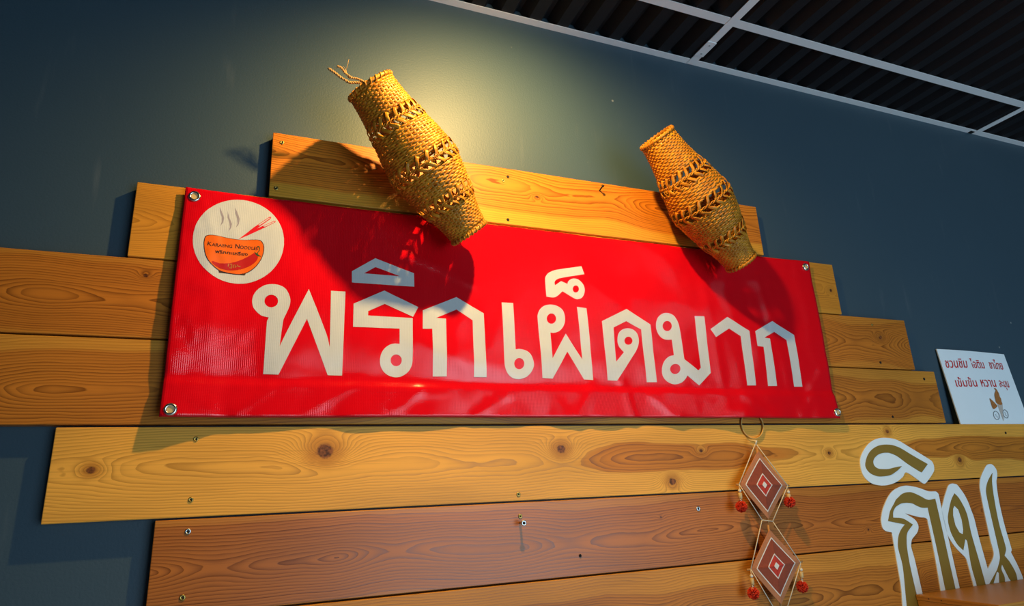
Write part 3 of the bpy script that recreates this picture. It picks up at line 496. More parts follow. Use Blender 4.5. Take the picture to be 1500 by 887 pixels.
# ------------------------------------------------------------------ woven baskets
def basket(top, bot, rt, rm, rb, bands, label, seed, string):
    top, bot = Vector(top), Vector(bot); ax = bot-top; L = ax.length; ax.normalize()
    t = empty('woven_basket', top + (bot-top)*0.5, label, 'basket', 'woven cane baskets on the wall')
    e1 = ax.cross(Vector((0, 1, 0))).normalized(); e2 = ax.cross(e1)
    rnd = random.Random(seed)
    K = [(0, rt), (0.12, rt+(rm-rt)*0.14), (0.25, rt+(rm-rt)*0.42), (0.40, rt+(rm-rt)*0.84), (0.52, rm), (0.64, rb+(rm-rb)*0.86), (0.78, rb+(rm-rb)*0.49), (0.90, rb+(rm-rb)*0.16), (1.0, rb)]
    def R(s):
        s = min(max(s, 0), 1)
        for (a, ra), (b_, rb_) in zip(K, K[1:]):
            if s <= b_:
                i = K.index((a, ra)); p0 = K[max(i-1, 0)]; p3 = K[min(i+2, len(K)-1)]
                h = b_-a; m0 = (rb_-p0[1])/(b_-p0[0]); m1 = (p3[1]-ra)/(p3[0]-a); q = (s-a)/h
                return (2*q**3-3*q*q+1)*ra + (q**3-2*q*q+q)*h*m0 + (-2*q**3+3*q*q)*rb_ + (q**3-q*q)*h*m1
        return rb
    def pt(s, th, dr=0.0):
        return top + ax*(s*L) + (e1*math.cos(th)+e2*math.sin(th))*(R(s)+dr)
    def out(p): q = p-top; return (q - ax*q.dot(ax)).normalized()
    N = 40
    # solid woven sections
    edges = [0.02] + [v for bnd in bands for v in bnd] + [0.983]
    pitch = 0.0044
    for si in range(0, len(edges), 2):
        s0, s1 = edges[si], edges[si+1]; n = max(3, int(round((s1-s0)*L/pitch))); b = bmesh.new()
        for k in range(n+1):
            s = s0+(s1-s0)*k/n; sg = 1 if k % 2 else -1; js = rnd.uniform(-0.0007, 0.0007)/L; ph = rnd.uniform(0, 6)
            m = N*4
            pts = [pt(s + js + 0.0005/L*math.sin(3*2*PI*i/m+ph), 2*PI*i/m, 0.0008*sg*math.tanh(2.2*math.cos(N/2*2*PI*i/m))) for i in range(m)]
            tube(b, pts, 0, 6, closed=True, flat=(0.0022, 0.0013, out))
        for j in range(N):                                # the stakes the strands go over and under
            th = 2*PI*j/N; pts = [pt(s0+(s1-s0)*q/6, th) for q in range(7)]
            tube(b, pts, 0, 6, flat=(0.0030, 0.0007, out))
        obj('woven_section', b, M['cane'], t)
    # openwork bands: twisted splints either side of a middle cord
    NB = 21
    for (s0, s1) in bands:
        b = bmesh.new(); sm = (s0+s1)/2
        for j in range(NB):
            th = 2*PI*j/NB; d1 = 2*PI/NB*0.55
            for (sa, sb, ta, tb) in ((s0-0.008, sm, th+rnd.uniform(-.2, .2)*d1, th+d1*1.1), (sm, s1+0.008, th+d1*1.1, th+rnd.uniform(-.35, .15)*d1)):
                pts = [pt(sa+(sb-sa)*q/8, ta+(tb-ta)*(q/8)+0.10*d1*math.sin(2*PI*q/8), 0.0010+0.0022*math.sin(PI*q/8)) for q in range(9)]
                tw = rnd.uniform(-0.7, 0.7)
                tube(b, pts, 0, 6, flat=(0.0038, 0.0007, lambda p, tw=tw: (out(p)+ax*tw).normalized()))
        for ds, sg in ((-0.0020/L, 1), (0.0020/L, -1)):
            m = NB*8; pts = [pt(sm+ds*math.cos(NB*2*PI*i/m), 2*PI*i/m, 0.0022+0.0012*sg*math.sin(NB*2*PI*i/m)) for i in range(m)]
            tube(b, pts, 0.0013, 6, closed=True)
        obj('openwork_band', b, M['cane'], t)
    # rims: two hoops lashed with a coil
    for s, dirn in ((0.0, -1), (1.0, 1)):
        b = bmesh.new()
        for dr in (0.0018, -0.0020):
            tube(b, [pt(s, 2*PI*i/48, dr) for i in range(48)], 0, 8, closed=True, flat=(0.0034, 0.0018, out))
        turns = 26; m = turns*12; pts = []
        for i in range(m):
            th = 2*PI*i/m; a = turns*2*PI*i/m
            pts.append(pt(s, th, 0.0041*math.cos(a)) + ax*(0.0046*math.sin(a)))
        tube(b, pts, 0, 6, closed=True, flat=(0.0019, 0.0009, lambda p, s=s: (p-(top+ax*(s*L)+out(p)*R(s))).normalized()))
        obj('rim', b, M['cane'], t)
    if string: string(t, pt)
    return t
# (x, y, z) of rim centres, metres
def string1(t, pt):
    b = bmesh.new()
    def twist(path, r, turns, n=2):
        P = [Vector(p) for p in path]; Q = []
        for i in range(len(P)-1):
            for k in range(10): Q.append(P[i].lerp(P[i+1], k/10))
        Q.append(P[-1]); m = len(Q)
        for c in range(n):
            pts = []
            for i, q in enumerate(Q):
                tn = (Q[min(i+1, m-1)]-Q[max(i-1, 0)]).normalized(); e = tn.cross(Vector((0, 1, 0))).normalized(); g = tn.cross(e)
                a = 2*PI*(turns*i/m + c/n); pts.append(q + (e*math.cos(a)+g*math.sin(a))*r*0.8)
            tube(b, pts, r, 6)
    Y = -0.155
    def p3(l, y=Y): return [(q[0], y, q[1]) for q in l]
    twist(p3([(0.1627,2.3250),(0.1538,2.3289),(0.1426,2.3264),(0.1303,2.3236),(0.1153,2.3305),(0.1028,2.3394),(0.0929,2.3444)]), 0.0016, 9)
    twist(p3([(0.1563,2.3295),(0.1450,2.3328),(0.1325,2.3330),(0.1225,2.3395),(0.1148,2.3496),(0.1073,2.3522)], -0.158), 0.0013, 8)
    twist(p3([(0.1301,2.3324),(0.1236,2.3413),(0.1222,2.3483)], -0.156), 0.0010, 4)
    for q in ([(0.1222,2.3469),(0.1256,2.3596),(0.1277,2.3736)], [(0.1073,2.3522),(0.1039,2.3455)], [(0.1234,2.3486),(0.1183,2.3563)]): tube(b, p3(q), 0.0004, 5)
    tube(b, p3([(0.0954,2.3435),(0.0929,2.3444),(0.0905,2.3453)]), [0.002, 0.0026, 0.001], 6)
    obj('cord_tail', b, M['sisal'], t)
basket((0.168, -0.158, 2.322), (0.377, -0.090, 2.080), 0.0445, 0.0690, 0.0375, [(0.195, 0.285), (0.485, 0.575), (0.730, 0.815)], 'woven cane basket with a twisted cord tail, at left in the lamp light', 3, string1)
basket((0.8080,-0.1480,2.3358), (1.0407,-0.0980,2.0802), 0.0395, 0.0705, 0.0350, [(0.245, 0.345), (0.465, 0.560), (0.740, 0.825)], 'woven cane basket with an open top rim, at right, without a cord', 8, None)

# ------------------------------------------------------------------ screws and nails
def screw(x, z, r, m, label, y=YB, out=0.0, star=False):
    t = empty('screw' if out < 0.01 else 'bolt', (x, y, z), label, 'screw', 'screws in the boards')
    b = bmesh.new()
    if out > 0.004: revolve(b, [(r*0.45, 0.0), (r*0.45, out)], (x, y, z), (0, -1, 0), 12)
    o = 0 if out <= 0.004 else out
    revolve(b, [(r*0.9, 0.0+o), (r, 0.0006+o), (r*0.86, 0.0013+out*(1 if out <= 0.004 else 0)+o), (r*0.45, 0.0014+o+(out if out <= 0.004 else 0)), (r*0.34, 0.0002+o), (0.0, 0.0002+o)], (x, y, z), (0, -1, 0), 20, cap=False)
    obj('head', b, m, t)
    b = bmesh.new(); q = r*0.42; yy = y-o-0.0006
    for a in (0.3, 0.3+PI/2):
        c_, s_ = math.cos(a)*q, math.sin(a)*q; tube(b, [(x-c_, yy, z-s_), (x+c_, yy, z+s_)], r*0.16, 6)
    obj('cross_slot', b, M['hole'], t)
SC = [
 ([(0.0229,2.2534)], 0.0042, 'brass', 'brass screw in the upper left corner of the top board'), ([(0.0180,2.1552)], 0.0042, 'brass', 'brass screw in the lower left corner of the top board'),
 ([(0.4925,2.2530)], 0.0034, 'black', 'dark screw at the top edge of the top board, right of the cord basket'), ([(0.4808,2.2412)], 0.0034, 'brass', 'small brass screw just left of the dark one, right of the cord basket'), ([(0.4877,2.1495)], 0.0034, 'black', 'dark screw low on the top board above the banner edge'),
 ([(-0.0779,1.6919)], 0.0040, 'brass', 'brass screw at upper left of the yellow knotty board'), ([(-0.0770,1.5977)], 0.0042, 'brass', 'brass screw at lower left of the yellow knotty board'), ([(0.4829,1.5832)], 0.0042, 'brass', 'brass screw low on the yellow board, above the projecting bolt'),
 ([(-0.0770,1.5503)], 0.0046, 'steel', 'pale screw at upper left of the reddish board'), ([(-0.0759,1.4555)], 0.0046, 'brass', 'brass screw at lower left of the reddish board'), ([(0.4844,1.5438)], 0.0042, 'brass', 'brass screw flush in the reddish board, just above the projecting bolt'),
 ([(0.8906,1.5377)], 0.0050, 'steel', 'shiny silver screw in the reddish board left of the yarn hanging'), ([(0.6046,1.4657)], 0.0030, 'black', 'small dark screw in the grain of the reddish board'),
 ([(1.5266,1.7308)], 0.0032, 'black', 'dark screw low on the fourth board, right of the banner'), ([(1.6763,1.8321)], 0.0036, 'black', 'dark screw near the upper right end of the fourth board'), ([(1.5224,1.9743)], 0.0032, 'brass', 'brass screw at the top of the third board, right of the banner'), ([(1.5241,1.8717)], 0.0034, 'black', 'dark screw low on the third board, right of the banner'), ([(1.9563,1.6873)], 0.0034, 'black', 'dark screw in the yellow board under the white sign'),
]
for (p,), r_, m_, lab in SC: screw(p[0], p[1], r_, M[m_], lab)
(p,) = [(0.4837,1.5320)]; screw(p[0], p[1], 0.0052, M['steel'], 'silver bolt standing out of the reddish board below the banner', out=0.018)
(p,) = [(0.7220,2.2563)]; b = bmesh.new()
tube(b, [(p[0], YB, p[1]-0.004), (p[0], YB-0.016, p[1])], 0.0016, 8); revolve(b, [(0.0034, 0), (0.0034, 0.0014), (0.001, 0.002)], (p[0], YB-0.016, p[1]), (0, -1, 0.2), 14)
tag(obj('nail', b, M['black'], origin=(p[0], YB, p[1])), 'black nail sticking out at the top edge of the top board between the baskets', 'nail')

# ------------------------------------------------------------------ yarn hanging
hang = empty('yarn_wall_hanging', (1.05, YB, 1.68), 'hanging of two red and tan yarn diamonds with pompoms, below the banner', 'wall hanging')
YH = -0.048
hc = [(1.0651,1.7113)]; hx, hz = hc[0]
b = bmesh.new(); tube(b, [(hx+0.031*math.cos(2*PI*i/40), -0.0283, hz+0.031*math.sin(2*PI*i/40)) for i in range(40)], 0, 8, closed=True, flat=(0.0024, 0.0014, lambda p: Vector((p.x-hx, 0, p.z-hz)).normalized()))
obj('bamboo_hoop', b, M['hoop'], hang)
def diamond(Lp, Rp, Tp, Bp, y, dy):
    """corner points (x,z); concentric yarn wraps on a cross of sticks"""
    pts = [Vector((Lp[0], 0, Lp[1])), Vector((Tp[0], 0, Tp[1])), Vector((Rp[0], 0, Rp[1])), Vector((Bp[0], 0, Bp[1]))]
    # centre where the diagonals meet
    d1, d2 = pts[2]-pts[0], pts[3]-pts[1]; w_ = pts[1]-pts[0]
    k = (w_.x*d2.z - w_.z*d2.x)/(d1.x*d2.z - d1.z*d2.x); c = pts[0]+d1*k
    root = bpy.data.objects.new('yarn_diamond', None); C.objects.link(root); root.parent = hang; root.empty_display_size = 0.01
    root.location = Vector((c.x, y, c.z)) - world_loc(hang)
    n = 44; lo = 0.10
    zones = [(0.0, 0.10, 'yarn_white', 'white_centre'), (0.10, 0.29, 'yarn_red', 'red_band'), (0.29, 0.345, 'yarn_white', 'white_line'), (0.345, 0.745, 'yarn_rust', 'rust_band'), (0.745, 0.795, 'yarn_white', 'white_line'), (0.795, 1.0, 'yarn_tan', 'tan_band')]
    for a, e, mt, nm in zones:
        b = bmesh.new()
        for i in range(n):
            s = (i+0.7)/n
            if not (a <= s < e): continue
            loop = []
            for j in range(4):
                p, q = c+(pts[j]-c)*s, c+(pts[(j+1) % 4]-c)*s
                for f_ in (0, 0.08, 0.25, 0.5, 0.75, 0.92):
                    r_ = p.lerp(q, f_); cor = max(0, 1-min(f_, 1-f_)/0.12)
                    loop.append((r_.x, y - 0.0045*(1-s) - 0.0012*cor + dy*(r_.z-c.z), r_.z))
            tube(b, loop, 0.00105, 6, closed=True)
        if a == 0:
            b.free(); b = slab([[(c.x+(p.x-c.x)*0.105, c.z+(p.z-c.z)*0.105) for p in pts]], y-0.0056, 0.004)
        obj(nm, b, M[mt], root, origin=(c.x, y, c.z))
    for j in (0, 1):
        b = bmesh.new(); p, q = pts[j], pts[j+2]; d = (q-p).normalized()
        p, q = p-d*0.010, q+d*0.009
        tube(b, [(p.x, y+0.001+dy*(p.z-c.z), p.z), (q.x, y+0.001+dy*(q.z-c.z), q.z)], 0.0021, 10)
        obj('cross_stick', b, M['stick'], root, origin=(c.x, y, c.z))
    return pts, c
D1 = [(0.9897,1.5824),(1.1173,1.5761),(1.0521,1.6513),(1.0520,1.5086)]
D2 = [(0.9869,1.4130),(1.1201,1.4172),(1.0507,1.4865),(1.0517,1.3403)]
diamond(D1[0], D1[1], D1[2], D1[3], YH, 0.0); diamond(D2[0], D2[1], D2[2], D2[3], YH, 0.0)
ct = [(1.0476,1.6684)]; j1 = [(1.0339,1.5077),(1.0622,1.5034)]; bt = [(1.0309,1.3352),(1.0650,1.3318)]
def cordline(seq):
    b = bmesh.new(); tube(b, [(q[0], YH-0.0015, q[1]) for q in seq], 0.0010, 6); obj('cord', b, M['cord'], hang)
Lx, Rx = [(0.9862,1.5828),(1.1199,1.5751)]; L2, R2 = [(0.9854,1.4135),(1.1213,1.4151)]
cordline([ct[0], Lx]); cordline([ct[0], Rx]); cordline([Lx, j1[0]]); cordline([Rx, j1[1]]); cordline([j1[0], j1[1]]); cordline([j1[0], L2]); cordline([j1[1], R2]); cordline([L2, bt[0]]); cordline([R2, bt[1]])
b = bmesh.new(); q = ct[0]; tube(b, [(q[0], YH+0.018, q[1]+0.009), (q[0]+0.002, YH-0.003, q[1]+0.004), (q[0], YH-0.0015, q[1]-0.002)], [0.0012, 0.0028, 0.0018], 8); obj('cord_knot', b, M['cord'], hang)
rp = random.Random(5)
for (t_, e_) in ((Lx, [(0.9835,1.5373)]), (Rx, [(1.1172,1.5404)]), (L2, [(0.9828,1.3677)]), (R2, [(1.1143,1.3684)])):
    e_ = e_[0]; top = Vector((t_[0], YH-0.001, t_[1])); end = Vector((e_[0], YH-0.002, e_[1])); d = end-top; Ld = d.length; d.normalize()
    r0 = bpy.data.objects.new('bead_drop', None); C.objects.link(r0); r0.parent = hang; r0.empty_display_size = 0.01; r0.location = top-world_loc(hang)
    def sph(c, r, m, nm, el=1.0, seg=12):
        b = bmesh.new(); revolve(b, [(r*math.sin(PI*i/seg)+1e-5, -r*el*math.cos(PI*i/seg)) for i in range(seg+1)], c, d, 16, cap=False); obj(nm, b, m, r0, origin=top)
    b = bmesh.new(); tube(b, [top, end], 0.0006, 6); obj('thread', b, M['cord'], r0, origin=top)
    sph(top+d*0.013, 0.0036, M['bead'], 'bead'); 
    b = bmesh.new(); revolve(b, [(0.003, 0.0), (0.0042, 0.001), (0.0042, 0.0115), (0.003, 0.0125)], top+d*0.0172, d, 14); obj('wooden_bead', b, M['bead_wood'], r0, origin=top)
    sph(top+d*0.0325, 0.0030, M['steel'], 'metal_bead', 0.6); sph(top+d*0.0375, 0.0036, M['bead'], 'bead')
    b = bmesh.new()
    for i in range(420):
        v = Vector((rp.gauss(0, 1), rp.gauss(0, 1), rp.gauss(0, 1))).normalized(); rr = 0.0122*rp.uniform(0.88, 1.06)
        sd = v.orthogonal().normalized()*0.0011; sd2 = v.cross(sd)
        a_ = [b.verts.new(end+v*0.004+sd*0.5), b.verts.new(end+v*0.004-sd*0.5), b.verts.new(end+v*0.004+sd2*0.5)]; e3 = [b.verts.new(end+v*rr+sd), b.verts.new(end+v*rr-sd), b.verts.new(end+v*rr+sd2)]
        for i3 in range(3): b.faces.new((a_[i3], a_[(i3+1) % 3], e3[(i3+1) % 3], e3[i3]))
        b.faces.new(e3)
    obj('pompom', b, M['pompom'], r0, origin=top)

# ------------------------------------------------------------------ white paper sign on the ledge
SX0, SX1, SZ0, SZ1 = 1.7845, 2.0795, 1.7118, 1.9235
sign = empty('ice_cream_sign', ((SX0+SX1)/2, -0.021, SZ0), 'white sign with red Thai writing and ice cream cones leaning on the wall', 'sign')
def sy(z): return -0.0215 + (z-SZ0)/(SZ1-SZ0)*0.0165
def sbow(x, z): return 0.0018*math.sin(PI*(x-SX0)/(SX1-SX0)*1.5)*((z-SZ0)/(SZ1-SZ0))
b = bmesh.new(); nx_ = 24; nz_ = 10; fr_ = [[b.verts.new((SX0+(SX1-SX0)*i/nx_, 0, SZ0+(SZ1-SZ0)*j/nz_)) for i in range(nx_+1)] for j in range(nz_+1)]
for j in range(nz_):
    for i in range(nx_): b.faces.new((fr_[j][i], fr_[j][i+1], fr_[j+1][i+1], fr_[j+1][i]))
for v in b.verts:
    x_, z_ = v.co.x, v.co.z; v.co.y = sy(z_) - sbow(x_, z_) - 0.0005
    v.co.z += -0.0035*((x_-SX0)/(SX1-SX0))**2*((z_-SZ0)/(SZ1-SZ0)) 
r = bmesh.ops.extrude_face_region(b, geom=list(b.faces), use_keep_orig=True)
bmesh.ops.translate(b, verts=[g for g in r['geom'] if isinstance(g, bmesh.types.BMVert)], vec=(0, 0.0028, 0))
bmesh.ops.recalc_face_normals(b, faces=b.faces)
obj('panel', b, M['board_white'], sign)
def on_sign(bm, off=0.0007):
    for x in [SX0+(SX1-SX0)*i/nx_ for i in range(1, nx_)]: bmesh.ops.bisect_plane(bm, geom=bm.verts[:]+bm.edges[:]+bm.faces[:], plane_co=(x, 0, 0), plane_no=(1, 0, 0))
    for v in bm.verts: v.co.y = sy(v.co.z) - sbow(v.co.x, v.co.z) - 0.0005 - off
    return bm
for body, cs in (('ชวนชิม', [(1.7977,1.8689),(1.8888,1.8716),(1.8020,1.8961)]), ('ไอติม', [(1.9075,1.8715),(1.9659,1.8716),(1.9066,1.9004)]), ('ชาไทย', [(1.9891,1.8723),(2.0504,1.8713),(1.9920,1.9016)]), ('เข้มข้น', [(1.8155,1.8155),(1.9051,1.8173),(1.8175,1.8433)]), ('หวาน', [(1.9233,1.8176),(1.9893,1.8184),(1.9244,1.8385)]), ('ละมุน', [(2.0045,1.8098),(2.0470,1.8091),(2.0073,1.8381)])):
    obj('lettering', on_sign(text_on(body, cs, 0.008)), M['text_red'], sign)
obj('large_cone', on_sign(fill([[(1.9646,1.7701),(1.9877,1.7685),(1.9687,1.7218),(1.9660,1.7211)]])), M['cone'], sign)
obj('soft_swirl', on_sign(fill([spline([(1.9740,1.8136),(1.9813,1.8142),(1.9857,1.8073),(1.9877,1.7980),(1.9869,1.7899),(1.9892,1.7841),(1.9868,1.7748),(1.9873,1.7691),(1.9770,1.7655),(1.9660,1.7689),(1.9615,1.7734),(1.9630,1.7826),(1.9651,1.7930),(1.9716,1.8024),(1.9785,1.8072)], 2)]), 0.0010), M['icecream'], sign)
obj('small_swirl', on_sign(fill([spline([(1.9386,1.7846),(1.9457,1.7803),(1.9536,1.7735),(1.9616,1.7628),(1.9524,1.7574),(1.9404,1.7535),(1.9370,1.7608),(1.9380,1.7722)], 2)]), 0.0010), M['icecream'], sign)
for cc in ([(1.9440,1.7363),(1.7862,1.8918)], [(1.9862,1.7405),(1.7849,1.8917)]):
    pass
def ring_px(pts):
    return pts
for o_, i_ in (([(1.9574,1.7384),(1.9569,1.7351),(1.9556,1.7319),(1.9534,1.7291),(1.9506,1.7267),(1.9474,1.7250),(1.9439,1.7240),(1.9405,1.7239),(1.9373,1.7246),(1.9345,1.7261),(1.9324,1.7283),(1.9311,1.7311),(1.9307,1.7342),(1.9311,1.7374),(1.9325,1.7406),(1.9346,1.7435),(1.9374,1.7459),(1.9406,1.7476),(1.9441,1.7486),(1.9475,1.7487),(1.9507,1.7480),(1.9535,1.7465),(1.9556,1.7443),(1.9570,1.7415)], [(1.9552,1.7380),(1.9548,1.7352),(1.9537,1.7324),(1.9519,1.7299),(1.9495,1.7278),(1.9468,1.7264),(1.9439,1.7255),(1.9411,1.7255),(1.9384,1.7261),(1.9361,1.7275),(1.9343,1.7294),(1.9332,1.7318),(1.9328,1.7345),(1.9332,1.7373),(1.9343,1.7401),(1.9361,1.7426),(1.9384,1.7447),(1.9411,1.7462),(1.9440,1.7470),(1.9470,1.7471),(1.9497,1.7465),(1.9520,1.7451),(1.9537,1.7432),(1.9549,1.7408)]), ([(1.9984,1.7424),(1.9979,1.7391),(1.9967,1.7359),(1.9947,1.7331),(1.9922,1.7307),(1.9892,1.7290),(1.9861,1.7281),(1.9829,1.7280),(1.9800,1.7288),(1.9776,1.7304),(1.9757,1.7327),(1.9745,1.7355),(1.9741,1.7386),(1.9745,1.7419),(1.9758,1.7450),(1.9777,1.7479),(1.9803,1.7503),(1.9832,1.7520),(1.9864,1.7529),(1.9895,1.7530),(1.9924,1.7522),(1.9949,1.7506),(1.9968,1.7484),(1.9980,1.7456)], [(1.9962,1.7420),(1.9958,1.7392),(1.9948,1.7364),(1.9932,1.7339),(1.9911,1.7319),(1.9887,1.7304),(1.9861,1.7297),(1.9835,1.7296),(1.9812,1.7303),(1.9791,1.7317),(1.9776,1.7337),(1.9766,1.7362),(1.9763,1.7389),(1.9767,1.7418),(1.9777,1.7446),(1.9793,1.7471),(1.9814,1.7491),(1.9838,1.7506),(1.9863,1.7514),(1.9889,1.7514),(1.9913,1.7507),(1.9933,1.7493),(1.9949,1.7473),(1.9959,1.7448)])):
    k = obj('round_stamp', on_sign(fill([o_, i_])), M['ink'], sign)
for q in ([(1.9399,1.7392),(1.9438,1.7376),(1.9406,1.7347),(1.9457,1.7336)], [(1.9432,1.7324),(1.9481,1.7308)], [(1.9835,1.7450),(1.9887,1.7423),(1.9833,1.7393),(1.9884,1.7371)], [(1.9842,1.7355),(1.9884,1.7346)]):
    obj('stamp_mark', on_sign(stroke(q, 0.0011)), M['ink'], sign)

# ------------------------------------------------------------------ large cut-out letters (bottom right)
YL = YB-0.0022
def cutout(label, plate, gold, goldholes=(), grp=None):
    t = empty('cutout_letter', (plate[0][0], YB, plate[0][1]), label, 'letter', 'large white edged letters at the right')
    obj('white_plate', slab([soften(plate)], YL, 0.0022), M['letter_white'], t)
    for g in gold: obj('gold_face', slab([soften(g)]+list(goldholes if g is gold[0] else ()), YL-0.0008, 0.0008), M['letter_gold'], t)
cutout('white edged olive gold vowel mark floating above the two tall letters', spline([(1.3796,1.6192),(1.3907,1.6400),(1.4186,1.6633),(1.4529,1.6764),(1.4913,1.6779),(1.5246,1.6717),(1.5618,1.6540),(1.6180,1.6258),(1.6329,1.6156),(1.6345,1.6008),(1.6260,1.5888),(1.5947,1.5670),(1.5830,1.5645),(1.5709,1.5712),(1.5318,1.5930),(1.5145,1.5825),(1.4866,1.5707),(1.4508,1.5649),(1.4211,1.5669),(1.3999,1.5737),(1.3818,1.5913)], 3),
  [[(1.3947,1.6142),(1.4019,1.6280),(1.4119,1.6396),(1.4246,1.6489),(1.4401,1.6558),(1.4549,1.6599),(1.4726,1.6616),(1.4878,1.6614),(1.5033,1.6597),(1.5259,1.6530),(1.5691,1.6317),(1.6131,1.6112),(1.5847,1.5914),(1.5782,1.5936),(1.5416,1.6129),(1.5092,1.6329),(1.4871,1.6406),(1.4736,1.6418),(1.4597,1.6411),(1.4473,1.6385),(1.4373,1.6344),(1.4291,1.6293),(1.4239,1.6228),(1.4228,1.6167),(1.4252,1.6110),(1.4319,1.6062),(1.4419,1.6036),(1.4689,1.6028),(1.4903,1.6056),(1.5191,1.6087),(1.5024,1.5995),(1.4787,1.5898),(1.4641,1.5869),(1.4502,1.5860),(1.4354,1.5859),(1.4238,1.5877),(1.4117,1.5918),(1.4031,1.5967),(1.3966,1.6043)]])
cutout('white edged olive gold tall letter with a hooked top, left of the pair', [(1.4258,1.2718),(1.4256,1.2980),(1.4329,1.3381),(1.4357,1.3937),(1.4386,1.4573),(1.4200,1.4615),(1.4125,1.4673),(1.4107,1.4745),(1.4113,1.4856),(1.4159,1.4966),(1.4237,1.5097),(1.4349,1.5228),(1.4491,1.5368),(1.4663,1.5490),(1.4819,1.5554),(1.4969,1.5595),(1.5114,1.5614),(1.5253,1.5613),(1.5588,1.5558),(1.5947,1.5454),(1.6195,1.5440),(1.6258,1.5409),(1.6290,1.5354),(1.6276,1.4998),(1.6282,1.4435),(1.6283,1.3174),(1.6261,1.2785),(1.6259,1.2511),(1.5612,1.2578),(1.5617,1.2847),(1.5614,1.3194),(1.5674,1.4018),(1.5689,1.4794),(1.5651,1.4828),(1.5601,1.4845),(1.5431,1.4863),(1.4949,1.4980),(1.5215,1.4842),(1.5280,1.4784),(1.5315,1.4722),(1.5325,1.4667),(1.5306,1.4608),(1.5267,1.4551),(1.5209,1.4500),(1.5011,1.4378),(1.4956,1.4292),(1.4928,1.4204),(1.4958,1.3936),(1.4979,1.3195),(1.4991,1.2908),(1.5002,1.2641)],
  [[(1.4396,1.2704),(1.4382,1.2968),(1.4511,1.3796),(1.4487,1.4146),(1.4488,1.4256),(1.4522,1.4365),(1.4561,1.4451),(1.4621,1.4536),(1.4725,1.4633),(1.4869,1.4724),(1.4330,1.4831),(1.4460,1.5041),(1.4556,1.5136),(1.4647,1.5214),(1.4742,1.5302),(1.4864,1.5366),(1.4969,1.5418),(1.5097,1.5450),(1.5204,1.5460),(1.5341,1.5450),(1.5594,1.5359),(1.5844,1.5254),(1.6121,1.5266),(1.6126,1.4817),(1.6123,1.3986),(1.6121,1.3180),(1.6110,1.2800),(1.6109,1.2527),(1.5799,1.2559),(1.5798,1.2830),(1.5772,1.3189),(1.5788,1.4146),(1.5782,1.5069),(1.5675,1.5069),(1.5572,1.5079),(1.5444,1.5117),(1.5291,1.5185),(1.5192,1.5203),(1.5091,1.5213),(1.4988,1.5213),(1.4882,1.5204),(1.4693,1.5143),(1.4606,1.5079),(1.4553,1.5013),(1.4519,1.4902),(1.4844,1.4862),(1.5138,1.4709),(1.4920,1.4563),(1.4855,1.4486),(1.4825,1.4412),(1.4776,1.4215),(1.4752,1.3820),(1.4770,1.3172),(1.4784,1.2928),(1.4790,1.2663)]])
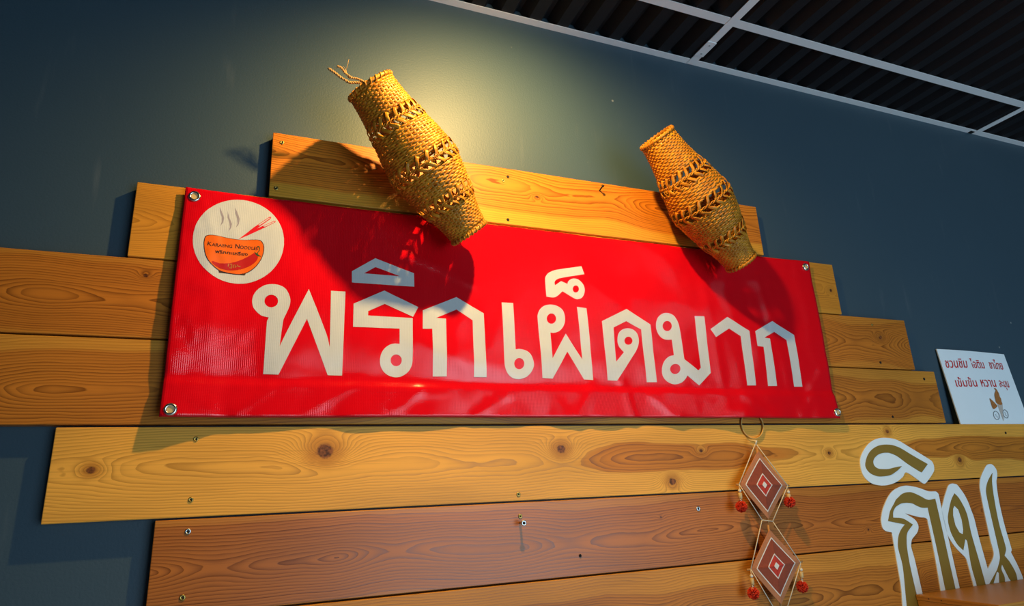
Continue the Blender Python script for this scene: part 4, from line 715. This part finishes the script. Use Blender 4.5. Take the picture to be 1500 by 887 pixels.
cutout('white edged olive gold tall letter with a leaf shaped loop, right of the pair', [(1.6276,1.4998),(1.6368,1.5136),(1.6468,1.5275),(1.6596,1.5429),(1.6715,1.5556),(1.6805,1.5597),(1.6884,1.5608),(1.6978,1.5595),(1.7059,1.5568),(1.7164,1.5441),(1.7261,1.5290),(1.7326,1.5117),(1.7361,1.4945),(1.7402,1.4749),(1.7410,1.4271),(1.7459,1.3519),(1.7808,1.3819),(1.7824,1.4150),(1.7854,1.4921),(1.7889,1.5314),(1.7908,1.5463),(1.7965,1.5611),(1.8052,1.5734),(1.8179,1.5857),(1.8298,1.5956),(1.8407,1.6030),(1.8538,1.6053),(1.8637,1.6035),(1.8709,1.5971),(1.8747,1.5903),(1.8745,1.5815),(1.8704,1.5714),(1.8621,1.5589),(1.8535,1.5137),(1.8514,1.4494),(1.8552,1.3909),(1.8499,1.3841),(1.8647,1.3473),(1.8726,1.3136),(1.8720,1.2716),(1.8679,1.2261),(1.6820,1.2453),(1.6818,1.2731),(1.6800,1.3164),(1.6766,1.3757),(1.6728,1.3851),(1.6508,1.4051),(1.6360,1.4245),(1.6282,1.4435)],
  [[(1.6872,1.5365),(1.6947,1.5303),(1.7010,1.5228),(1.7117,1.5005),(1.7154,1.4859),(1.7161,1.4714),(1.7149,1.4382),(1.7200,1.3724),(1.7231,1.3149),(1.7208,1.2693),(1.7195,1.2415),(1.6890,1.2446),(1.6888,1.2724),(1.6907,1.3155),(1.6876,1.3657),(1.6934,1.4208),(1.6882,1.4267),(1.6714,1.4013),(1.6549,1.4163),(1.6424,1.4426),(1.6399,1.4661),(1.6417,1.4754),(1.6450,1.4847),(1.6598,1.5078),(1.6730,1.5240)],
   [(1.8543,1.5821),(1.8437,1.5595),(1.8358,1.5195),(1.8300,1.4555),(1.8330,1.3949),(1.8205,1.3781),(1.8282,1.3699),(1.8349,1.3614),(1.8473,1.3345),(1.8454,1.3112),(1.8385,1.2748),(1.8266,1.2304),(1.8043,1.2327),(1.8160,1.2769),(1.8226,1.3132),(1.8160,1.3253),(1.8026,1.3591),(1.7957,1.3480),(1.8004,1.3290),(1.7952,1.3127),(1.7818,1.2801),(1.7627,1.2819),(1.7744,1.3145),(1.7831,1.3397),(1.7771,1.3439),(1.7502,1.3148),(1.7235,1.2856),(1.7092,1.2869),(1.7356,1.3161),(1.7783,1.3470),(1.7997,1.3711),(1.8038,1.3850),(1.8051,1.4135),(1.8067,1.4763),(1.8084,1.5206),(1.8095,1.5316),(1.8122,1.5405),(1.8188,1.5513),(1.8288,1.5625),(1.8407,1.5723)]],
  [[(1.6766,1.5070),(1.6878,1.4968),(1.6917,1.4727),(1.6891,1.4492),(1.6834,1.4378),(1.6720,1.4432),(1.6634,1.4601),(1.6630,1.4838),(1.6689,1.5001)]])

# ------------------------------------------------------------------ wooden box with a plank top at the lower right corner
ply = wood('shelf_wood', 21, (0.42, 0.155, 0.022), (0.50, 0.21, 0.034), (0.22, 0.065, 0.010), vc=0.0, d0=0.02, d1=0.0, wob=0.012, freq=130, rough=0.36)
BXL, BTOP = 1.472, 1.3185
bx = empty('wooden_box', (1.9, -0.1225, 0.98), 'wooden box with a plank top in the bottom right corner, under the letters', 'box')
b = bmesh.new(); box(b, BXL, 2.45, -0.216, -0.029, BTOP-0.012, BTOP, bevel=0.0012); obj('top_plank', b, ply, bx)
b = bmesh.new(); box(b, BXL+0.001, BXL+0.013, -0.214, -0.030, 1.00, BTOP-0.0122, bevel=0.0008); obj('side_panel', b, ply, bx)
b = bmesh.new(); box(b, 2.437, 2.449, -0.214, -0.030, 1.00, BTOP-0.0122, bevel=0.0008); obj('side_panel', b, ply, bx)
b = bmesh.new(); box(b, BXL+0.0135, 2.4365, -0.214, -0.203, 1.00, BTOP-0.0122, bevel=0.0008); obj('front_panel', b, ply, bx)
b = bmesh.new(); box(b, BXL+0.0135, 2.4365, -0.2025, -0.030, 1.00, 1.012, bevel=0.0008); obj('bottom_panel', b, ply, bx)
for yy in (-0.06, -0.09):
    b = bmesh.new(); revolve(b, [(0.0015, 0), (0.0012, 0.0006), (0.0001, 0.0007)], (BXL, yy, BTOP-0.006), (-1, 0, 0), 8, cap=False); obj('panel_nail', b, M['black'], bx)
